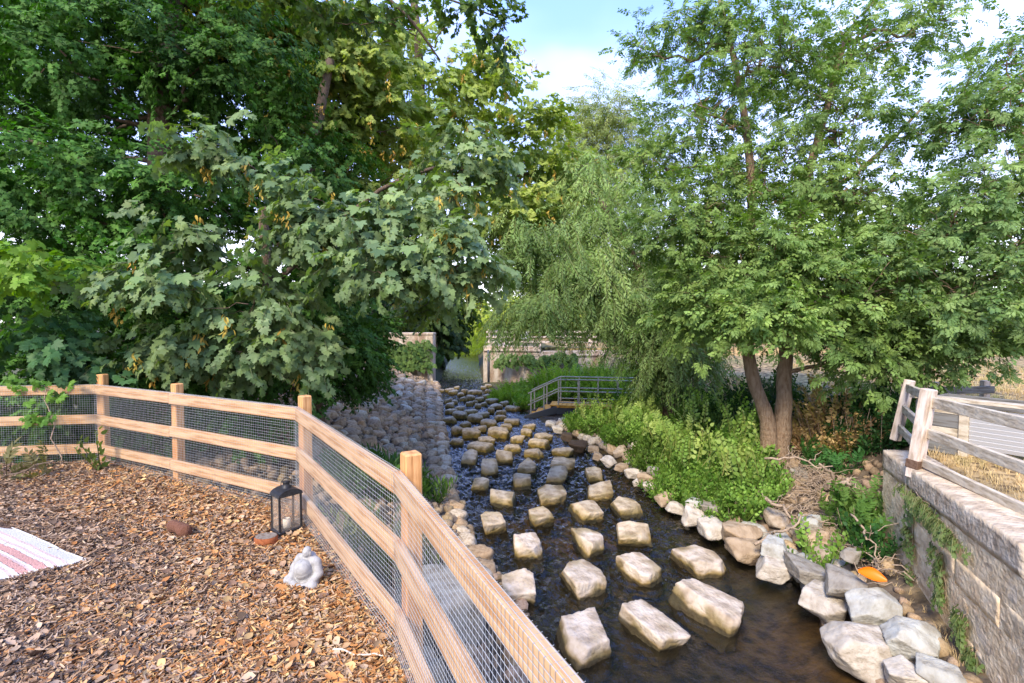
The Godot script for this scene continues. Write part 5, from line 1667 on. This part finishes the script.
func build_plants() -> void:
	rng.seed = 41
	var net := sprig("ovate", 16, 0.09, 0.5, 51)
	var fine := sprig("willow", 18, 0.16, 0.5, 52)
	var lace := sprig("leaflet", 5, 0.18, 0.3, 53)
	var lo := Color(0.13, 0.27, 0.045)
	var hi := Color(0.3, 0.48, 0.1)
	var nettles := [[Vector3(3.104, -1.200, -12.826), 0.55, 0.55, "bright green nettle clump nearest the water below the bridge beam"], [Vector3(2.630, -1.300, -14.833), 0.8, 0.55, "green nettle clump under the footbridge deck"], [Vector3(3.432, -0.950, -9.542), 0.6, 0.7, "dense nettle clump in the middle of the right bank greenery"], [Vector3(3.810, -0.950, -8.444), 0.55, 0.75, "large bright nettle clump nearest the camera above the pale bank rocks"], [Vector3(3.458, -1.000, -10.985), 0.6, 0.7, "shaded nettle clump left of the forked trunk"], [Vector3(4.441, -0.900, -9.643), 0.5, 0.7, "yellow green nettle clump just left of the grey trunk foot rocks"], [Vector3(3.757, -1.200, -14.347), 0.9, 0.75, "dark nettle clump behind the others beneath the willow"], [Vector3(4.400, -0.850, -11.304), 0.8, 0.8, "dark green undergrowth clump in the shade between willow and ash"]]
	for i in nettles.size():
		var n: Array = nettles[i]
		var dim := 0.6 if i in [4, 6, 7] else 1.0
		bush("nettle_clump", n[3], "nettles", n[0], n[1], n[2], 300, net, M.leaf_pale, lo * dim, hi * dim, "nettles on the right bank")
	for n in nettles:      # taller, paler shoots of other weeds among them
		var host: Node3D = null
		for o in get_children():
			if o.has_meta("label") and o.get_meta("label") == n[3]:
				host = o
		var T0 := []
		var C0 := []
		for i in 34:
			var a := rng.randf() * TAU
			var r: float = n[1] * sqrt(rng.randf())
			T0.append(Transform3D(facing(Vector3(rng.randf_range(-0.5, 0.5), 1, rng.randf_range(-0.5, 0.5)), Vector3(cos(a), 0.2, sin(a))).scaled(Vector3.ONE * rng.randf_range(0.7, 1.4)), Vector3(cos(a) * r, n[2] * rng.randf_range(0.45, 0.95), sin(a) * r)))
			C0.append(Color(0.20, 0.34, 0.06).lerp(Color(0.46, 0.56, 0.16), rng.randf()))
		scatter("tall_shoots", host, [net, lace][rng.randi() % 2], M.leaf_pale, T0, C0)
	bush("weed_clump", "tall leafy weeds with small white flowers against the end of the stone wall", "weeds", Vector3(4.778, -1.000, -6.842), 0.25, 0.85, 26, lace, M.leaf_pale, Color(0.09, 0.2, 0.04), Color(0.2, 0.34, 0.08))
	bush("weed_clump", "low green weeds among the dead branches left of the tall white flowered weeds", "weeds", Vector3(4.071, -1.150, -6.543), 0.26, 0.35, 18, net, M.leaf_pale, lo, hi)
	bush("fern_clump", "fresh green ferny clump in front of the dry brown shrub", "fern", Vector3(5.634, -0.700, -8.658), 0.4, 0.3, 34, lace, M.leaf_pale, Color(0.05, 0.16, 0.04), Color(0.1, 0.25, 0.06))
	bush("dark_weed", "small dark green tuft at the foot of the stone wall", "weeds", Vector3(4.614, -1.100, -6.284), 0.14, 0.3, 18, net, M.leaf, Color(0.03, 0.1, 0.03), Color(0.06, 0.17, 0.04))
	bush("dry_shrub", "dry brown leaved shrub right of the forked trunk", "shrub", Vector3(6.026, -0.223, -9.230), 0.55, 1.35, 60, net, M.leaf_pale, Color(0.42, 0.28, 0.13), Color(0.62, 0.44, 0.23))
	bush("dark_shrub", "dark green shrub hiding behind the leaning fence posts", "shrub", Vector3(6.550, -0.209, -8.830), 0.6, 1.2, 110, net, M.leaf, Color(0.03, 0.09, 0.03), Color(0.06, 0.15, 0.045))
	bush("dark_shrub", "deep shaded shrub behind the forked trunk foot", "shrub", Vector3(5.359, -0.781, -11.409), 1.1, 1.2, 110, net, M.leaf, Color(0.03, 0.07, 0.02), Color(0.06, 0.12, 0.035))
	bush("green_shrub", "mid green shrub growing in the grey riprap beyond the fence", "shrub", Vector3(-2.364, -0.750, -8.352), 0.55, 0.55, 100, fine, M.leaf_pale, Color(0.05, 0.13, 0.03), Color(0.11, 0.22, 0.05))
	bush("green_shrub", "small green weed at the left waterline behind the tallest fence post", "weeds", Vector3(-1.532, -1.350, -9.002), 0.25, 0.35, 26, fine, M.leaf_pale, Color(0.08, 0.18, 0.03), Color(0.16, 0.28, 0.06))
	bush("bank_weeds", "thin dry weeds on the slope seen through the netting left of the tallest post", "weeds", Vector3(-1.486, -0.800, -5.754), 0.5, 0.35, 30, fine, M.leaf_pale, Color(0.10, 0.15, 0.04), Color(0.3, 0.3, 0.12))
	bush("reed_clump", "bright yellow green weeds at the foot of the right sluice wall", "weeds", Vector3(0.000, -1.200, -20.944), 0.8, 0.9, 112, net, M.leaf_pale, Color(0.26, 0.42, 0.05), Color(0.44, 0.58, 0.1))
	bush("reed_clump", "bright green shrub between the sluice wall and the footbridge rails", "shrub", Vector3(2.304, -0.900, -21.250), 1.5, 1.5, 304, net, M.leaf_pale, Color(0.24, 0.42, 0.05), Color(0.42, 0.56, 0.10))
	bush("reed_clump", "yellow green thicket seen through the footbridge rails", "shrub", Vector3(4.134, -0.900, -20.584), 1.6, 1.5, 304, net, M.leaf_pale, Color(0.24, 0.40, 0.05), Color(0.42, 0.56, 0.12))
	bush("reed_clump", "dull green thicket at the landward end of the footbridge", "shrub", Vector3(5.027, -0.800, -16.670), 1.4, 1.3, 224, net, M.leaf_pale, Color(0.06, 0.15, 0.03), Color(0.13, 0.25, 0.05))
	bush("reed_clump", "small bright weeds beside the bottom step of the footbridge", "weeds", Vector3(0.614, -1.400, -19.079), 0.5, 0.45, 73, net, M.leaf_pale, Color(0.16, 0.32, 0.04), Color(0.3, 0.46, 0.08))
	bush("reed_bed", "tall bright green reeds on the right water's edge beyond the sluice", "reeds", Vector3(-3.848, -1.300, -50.547), 2.4, 2.6, 160, fine, M.leaf_pale, Color(0.3, 0.46, 0.05), Color(0.46, 0.6, 0.1))
	bush("reed_bed", "blue green reeds in front of the left sluice mouth", "reeds", Vector3(-5.155, -1.400, -31.334), 0.5, 1.2, 40, fine, M.leaf_pale, Color(0.08, 0.2, 0.05), Color(0.16, 0.3, 0.09))
	bush("weed_clump", "green weeds and dead stalks on the mulch at the inside corner of the fence", "weeds", Vector3(-4.75, -0.05, -5.85), 0.14, 0.15, 3, net, M.leaf_pale, Color(0.09, 0.17, 0.04), Color(0.2, 0.26, 0.08))
	bush("weed_clump", "low scruffy weeds along the foot of the far left fence panel", "weeds", Vector3(-5.6, -0.05, -5.75), 0.4, 0.05, 5, lace, M.leaf_pale, Color(0.13, 0.15, 0.05), Color(0.34, 0.27, 0.13))
	# a creeper through the left panel, ivy on the stone wall
	rng.seed = 44
	var small := sprig("small", 9, 0.09, 0.22, 61)
	var cl := thing("creeper", "bright green creeper climbing through the wire of the far left fence panel", "climber", Vector3(-5.55, 0, -6.02))
	var T := []
	var C := []
	for i in 15:
		var t := rng.randf()
		T.append(Transform3D(facing(Vector3(rng.randf_range(-1, 1), rng.randf_range(-0.6, 0.8), 0.5), Vector3(0, 0.5, 1)).scaled(Vector3.ONE * 0.75), Vector3(rng.randf_range(-0.24, 0.2) * (0.6 + t), 0.45 + t * 0.55, rng.randf_range(-0.02, 0.16))))
		C.append(Color(0.09, 0.22, 0.03).lerp(Color(0.2, 0.38, 0.06), rng.randf()))
	scatter("foliage", cl, small, M.leaf_pale, T, C)
	var cst := new_st(true)
	tube(cst, bent(Vector3(0.1, 0, 0.05), Vector3(-0.05, 0.95, 0.05), 8, 0.08), taper(0.008, 0.004, 8), 5)
	part("stem", cst, M.twig, cl)
	var dir := (wall_a - wall_b).normalized()
	var X := Vector3(dir.x, 0, dir.y)
	var N := Vector3(dir.y, 0, -dir.x)
	var labels := ["thick mat of ivy hanging over the top of the stone wall", "thin ivy strand trailing from the mat down the stone wall", "narrow ivy strand at the far end of the stone wall below the post", "small bright ivy sprig growing from a joint in the stone wall", "leafy ivy sprig near the foot of the stone wall by the straw", "little ivy tuft at the lowest corner of the stone wall"]
	var spots := [[1.94,-0.20,0.98,-0.34,0.34,190],[1.24,-0.55,1.11,-1.06,0.09,36],[2.02,-0.28,1.88,-1.46,0.08,40],[0.69,-0.88,0.71,-1.18,0.07,22],[0.49,-1.18,0.65,-1.45,0.09,30],[0.60,-1.63,0.75,-1.56,0.08,16]]
	var leafs := sprig("small", 6, 0.05, 0.12, 62)
	for i in spots.size():
		var s: Array = spots[i]
		var iv := thing("wall_ivy", labels[i], "ivy", Vector3(wall_b.x, 0, wall_b.y) + X * s[0] + Vector3(0, s[1], 0))
		T = []
		C = []
		for k in int(s[5]):
			var t := rng.randf()
			var w: float = s[4] * rng.randfn() * 0.6 * (1.0 - 0.3 * t)
			var p: Vector3 = X * ((s[2] - s[0]) * t + w) + Vector3(0, (s[3] - s[1]) * t, 0)
			var hang: float = s[1] + p.y
			var over := 0.0
			if hang > 0.02:
				over = -rng.randf() * 0.3
				p.y = 0.04 - s[1]
			p += N * (0.02 + rng.randf() * 0.05 + over)
			T.append(Transform3D(facing(Vector3(0, -0.7, 0) + X * rng.randf_range(-0.8, 0.8) + N * 0.4, N + Vector3(0, 0.7, 0)).scaled(Vector3.ONE * rng.randf_range(0.8, 1.3)), p))
			C.append(Color(0.13, 0.21, 0.06).lerp(Color(0.32, 0.42, 0.16), rng.randf()))
		scatter("foliage", iv, leafs, M.leaf_pale, T, C)
		var vst := new_st(true)
		tube(vst, bent(N * 0.012, X * (s[2] - s[0]) + Vector3(0, s[3] - s[1], 0) + N * 0.012, 8, 0.05), taper(0.006, 0.003, 8), 5)
		part("stem", vst, M.twig, iv)
	# plants that hang over the sluice walls
	var over_left := Vector3(-5.160, 0.918, -25.787)
	var over_right := Vector3(1.178, 0.208, -25.559)
	var leafy := sprig("small", 9, 0.2, 0.5, 63)
	for k in 2:
		var pl_ := thing("wall_creeper", ["dark leafy creeper hanging down the face of the left sluice wall", "band of dark ivy along the ledge of the right sluice wall"][k], "climber", [over_left, over_right][k])
		T = []
		C = []
		for i in 90:
			var p := Vector3(rng.randf_range(-1.3, 0.9), -0.05 - 1.5 * pow(rng.randf(), 1.5), 0.12) if k == 0 else Vector3(rng.randf_range(-1.9, 2.2), rng.randf_range(-0.45, 0.02), rng.randf_range(0.05, 0.35))
			T.append(Transform3D(facing(Vector3(rng.randf_range(-1, 1), -0.6, 0.3), Vector3(0, 0.6, 1)).scaled(Vector3.ONE * rng.randf_range(0.6, 1.1)), p))
			C.append(Color(0.05, 0.11, 0.03).lerp(Color(0.18, 0.28, 0.08), rng.randf()))
		scatter("foliage", pl_, leafy, M.leaf_pale, T, C)
		var ws := new_st(true)
		tube(ws, bent(Vector3(-1.0, -0.1, 0.05), Vector3(0.9, -0.2, 0.05), 8, 0.15), taper(0.02, 0.01, 8), 5)
		part("stem", ws, M.twig, pl_)
	build_dead_wood()
	build_grass()

func build_dead_wood() -> void:
	rng.seed = 71
	var L := [
		["pale bleached branch standing up out of the tangle behind the nettles", Vector3(5.144, -0.900, -7.695), Vector3(4.651, -0.394, -7.522), 0.035, 3],
		["thick pale stub leaning right in the tangle below the tall weeds", Vector3(4.809, -1.000, -7.411), Vector3(4.876, -0.528, -7.216), 0.06, 2],
		["long thin bare branch reaching across behind the nettles to the trunk", Vector3(4.149, -0.481, -8.119), Vector3(4.992, -0.497, -7.718), 0.02, 4],
		["curved tan branch over the small grey rocks by the water", Vector3(3.353, -1.327, -6.784), Vector3(4.320, -0.986, -7.098), 0.024, 4],
		["straight bare stick slanting down to the foot of the stone wall", Vector3(4.488, -0.798, -6.505), Vector3(4.416, -1.130, -5.891), 0.016, 2],
		["bundle stick pointing right at the stone wall above the orange scrap", Vector3(4.396, -1.193, -6.489), Vector3(4.454, -1.149, -5.691), 0.014, 2],
		["forked grey branch lying beside the nettles", Vector3(3.846, -0.925, -7.501), Vector3(4.075, -1.101, -7.094), 0.028, 3],
		["pale branch crossing the grey rocks left of the orange scrap", Vector3(3.847, -1.435, -5.779), Vector3(4.177, -1.270, -5.786), 0.02, 3],
	]
	for l in L:
		var st := new_st(true)
		var P := bent(l[1], l[2], 10, 0.12)
		for i in P.size():
			P[i].y = maxf(P[i].y, land(P[i].x, P[i].z) + 0.03)
		tube(st, P, taper(l[3], l[3] * 0.45, 10), 7, 0.3)
		for k in int(l[4]):
			var j := rng.randi_range(3, 8)
			var a: Vector3 = P[j]
			tube(st, bent(a, a + Vector3(rng.randf_range(-0.3, 0.3), rng.randf_range(0.0, 0.25), rng.randf_range(-0.2, 0.3)), 5, 0.06), taper(l[3] * 0.45, 0.004, 5), 5)
		tag(part("dead_branch", st, M.twig), l[0], "branch", "dead branches on the right bank")
	var st2 := new_st()
	for i in 950:
		var d := rng.randf_range(5.7, 9.4)
		var x := rng.randf_range(right_edge(d) + 0.5, right_edge(d) + 2.2)
		if right_of_wall(Vector2(x, -d)) > -0.1:
			continue
		var a := Vector3(x, land(x, -d) + rng.randf_range(0.02, 0.16), -d)
		var b := a + Vector3(rng.randf_range(-0.4, 0.4), rng.randf_range(-0.03, 0.16), rng.randf_range(-0.35, 0.35))
		tube(st2, bent(a, b, 4, 0.08), taper(rng.randf_range(0.004, 0.011), 0.003, 4), 4)
	var tw := part("twig_tangle", st2, M.twig)
	tw.set_meta("kind", "stuff")

func build_grass() -> void:
	rng.seed = 81
	var V := PackedVector3Array()
	var I := PackedInt32Array()
	for i in 9:
		var a := rng.randf() * TAU
		var lean := Vector3(cos(a), 0, sin(a)) * rng.randf_range(0.2, 0.9)
		var side := Vector3(-sin(a), 0, cos(a)) * 0.02
		var root := Vector3(rng.randf_range(-0.2, 0.2), 0, rng.randf_range(-0.2, 0.2))
		var b := V.size()
		V.append_array([root - side, root + side, root + lean * 0.35 + Vector3(0, 0.6, 0) + side * 0.6, root + lean * 0.35 + Vector3(0, 0.6, 0) - side * 0.6, root + lean + Vector3(0, 0.9, 0)])
		I.append_array([b, b + 1, b + 2, b, b + 2, b + 3, b + 3, b + 2, b + 4])
	var tuft := smooth_mesh(V, I)
	var T := []
	var C := []
	for i in 15000:
		var d := 2.6 + 20.0 * pow(rng.randf(), 1.6)
		var x := rng.randf_range(3.4, 8.0 + d * 0.6)
		var p := Vector2(x, -d)
		var rw := right_of_wall(p)
		var foot := false
		if d < 6.9 and rw < 0.4 or d >= 6.9 and rw < 1.0:
			if d < 6.7 and rw > -0.22 and rw < -0.02 and rng.randf() < 0.7:
				foot = true
			else:
				continue
		var s := rng.randf_range(0.05, 0.13) * (1.5 if d > 9.0 else 1.0)
		T.append(Transform3D(Basis(Vector3.UP, rng.randf() * TAU).scaled(Vector3(s, s * rng.randf_range(0.6, 1.2), s)), Vector3(x, land(x, -d), -d)))
		var g := clampf(wobble.get_noise_2d(x * 14.0, d * 14.0) * 2.0, 0.0, 1.0) if not foot else 0.0
		var c := Color(0.62, 0.45, 0.21).lerp(Color(0.24, 0.30, 0.08), g * 0.7) * rng.randf_range(0.8, 1.2)
		C.append(Color(c.r, c.g, c.b))
	scatter("dry_grass", null, tuft, M.straw, T, C)
	# dry needles of grass and roots under the left trees
	T = []
	C = []
	for i in 5000:
		var d := rng.randf_range(6.5, 24.0)
		var x := left_edge(d) - rng.randf_range(3.3, 7.5)
		if past_garden(Vector2(x, -d)) < 0.2:
			continue
		var s := rng.randf_range(0.08, 0.2)
		T.append(Transform3D(Basis(Vector3.UP, rng.randf() * TAU).scaled(Vector3(s, s * 0.7, s)), Vector3(x, land(x, -d), -d)))
		var c := Color(0.36, 0.20, 0.10).lerp(Color(0.16, 0.12, 0.06), rng.randf())
		C.append(c)
	scatter("dead_undergrowth", null, tuft, M.straw, T, C)

# ---------------------------------------------------------------- the scene
func _ready() -> void:
	var cam := Camera3D.new()
	cam.name = "camera"
	add_child(cam)
	cam.position = Vector3(0, 1.75, 0)
	cam.rotation_degrees = Vector3(-2.25, 0, 0)
	cam.fov = 68.67
	cam.near = 0.05
	cam.far = 2000.0
	var env := Environment.new()
	env.background_mode = Environment.BG_SKY
	var sky := ProceduralSkyMaterial.new()
	sky.sky_top_color = Color(0.36, 0.48, 0.75)
	sky.sky_horizon_color = Color(0.90, 0.90, 0.88)
	sky.sky_curve = 0.13
	sky.sky_energy_multiplier = 1.3
	sky.ground_bottom_color = Color(0.3, 0.28, 0.22)
	sky.ground_horizon_color = Color(0.75, 0.78, 0.78)
	var cover := noise_tex(90, 0.006, [Color(1, 1, 1, 0), Color(1, 1, 1, 0.08), Color(1, 1, 1, 0.55)], [0.4, 0.56, 0.82], 5, 1024)
	sky.sky_cover = cover
	sky.sky_cover_modulate = Color(1, 0.99, 0.97, 0.36)
	sky.sun_angle_max = 20.0
	env.sky = Sky.new()
	env.sky.sky_material = sky
	env.tonemap_mode = Environment.TONE_MAPPER_LINEAR
	env.tonemap_exposure = 2.35
	env.sdfgi_enabled = true
	env.ssao_enabled = true
	env.ssil_enabled = true
	var we := WorldEnvironment.new()
	we.name = "world"
	we.environment = env
	add_child(we)
	var sun := DirectionalLight3D.new()
	sun.name = "sun"
	add_child(sun)
	sun.rotation_degrees = Vector3(-42, -26, 0)
	sun.light_energy = 0.85
	sun.light_color = Color(1.0, 0.95, 0.88)
	sun.light_angular_distance = 14.0
	sun.shadow_enabled = true

	garden = PackedVector2Array(fence_line)
	garden.append_array([Vector2(-9.0, 1.4)])
	wobble.seed = 2
	wobble.frequency = 0.05
	wobble.fractal_octaves = 4
	rough.seed = 3
	rough.frequency = 0.35
	rough.fractal_octaves = 4
	rough.noise_type = FastNoiseLite.TYPE_SIMPLEX_SMOOTH
	materials()
	build_ground()
	build_water()
	build_mulch()
	build_sluice()
	build_stone_wall()
	build_bridge()
	build_fence()
	build_right_fence()
	build_boulders()
	build_bank_rocks()
	build_trees()
	build_plants()
	build_lantern()
	build_statue()
	build_rug()
	build_bits()
	build_orange_scrap()
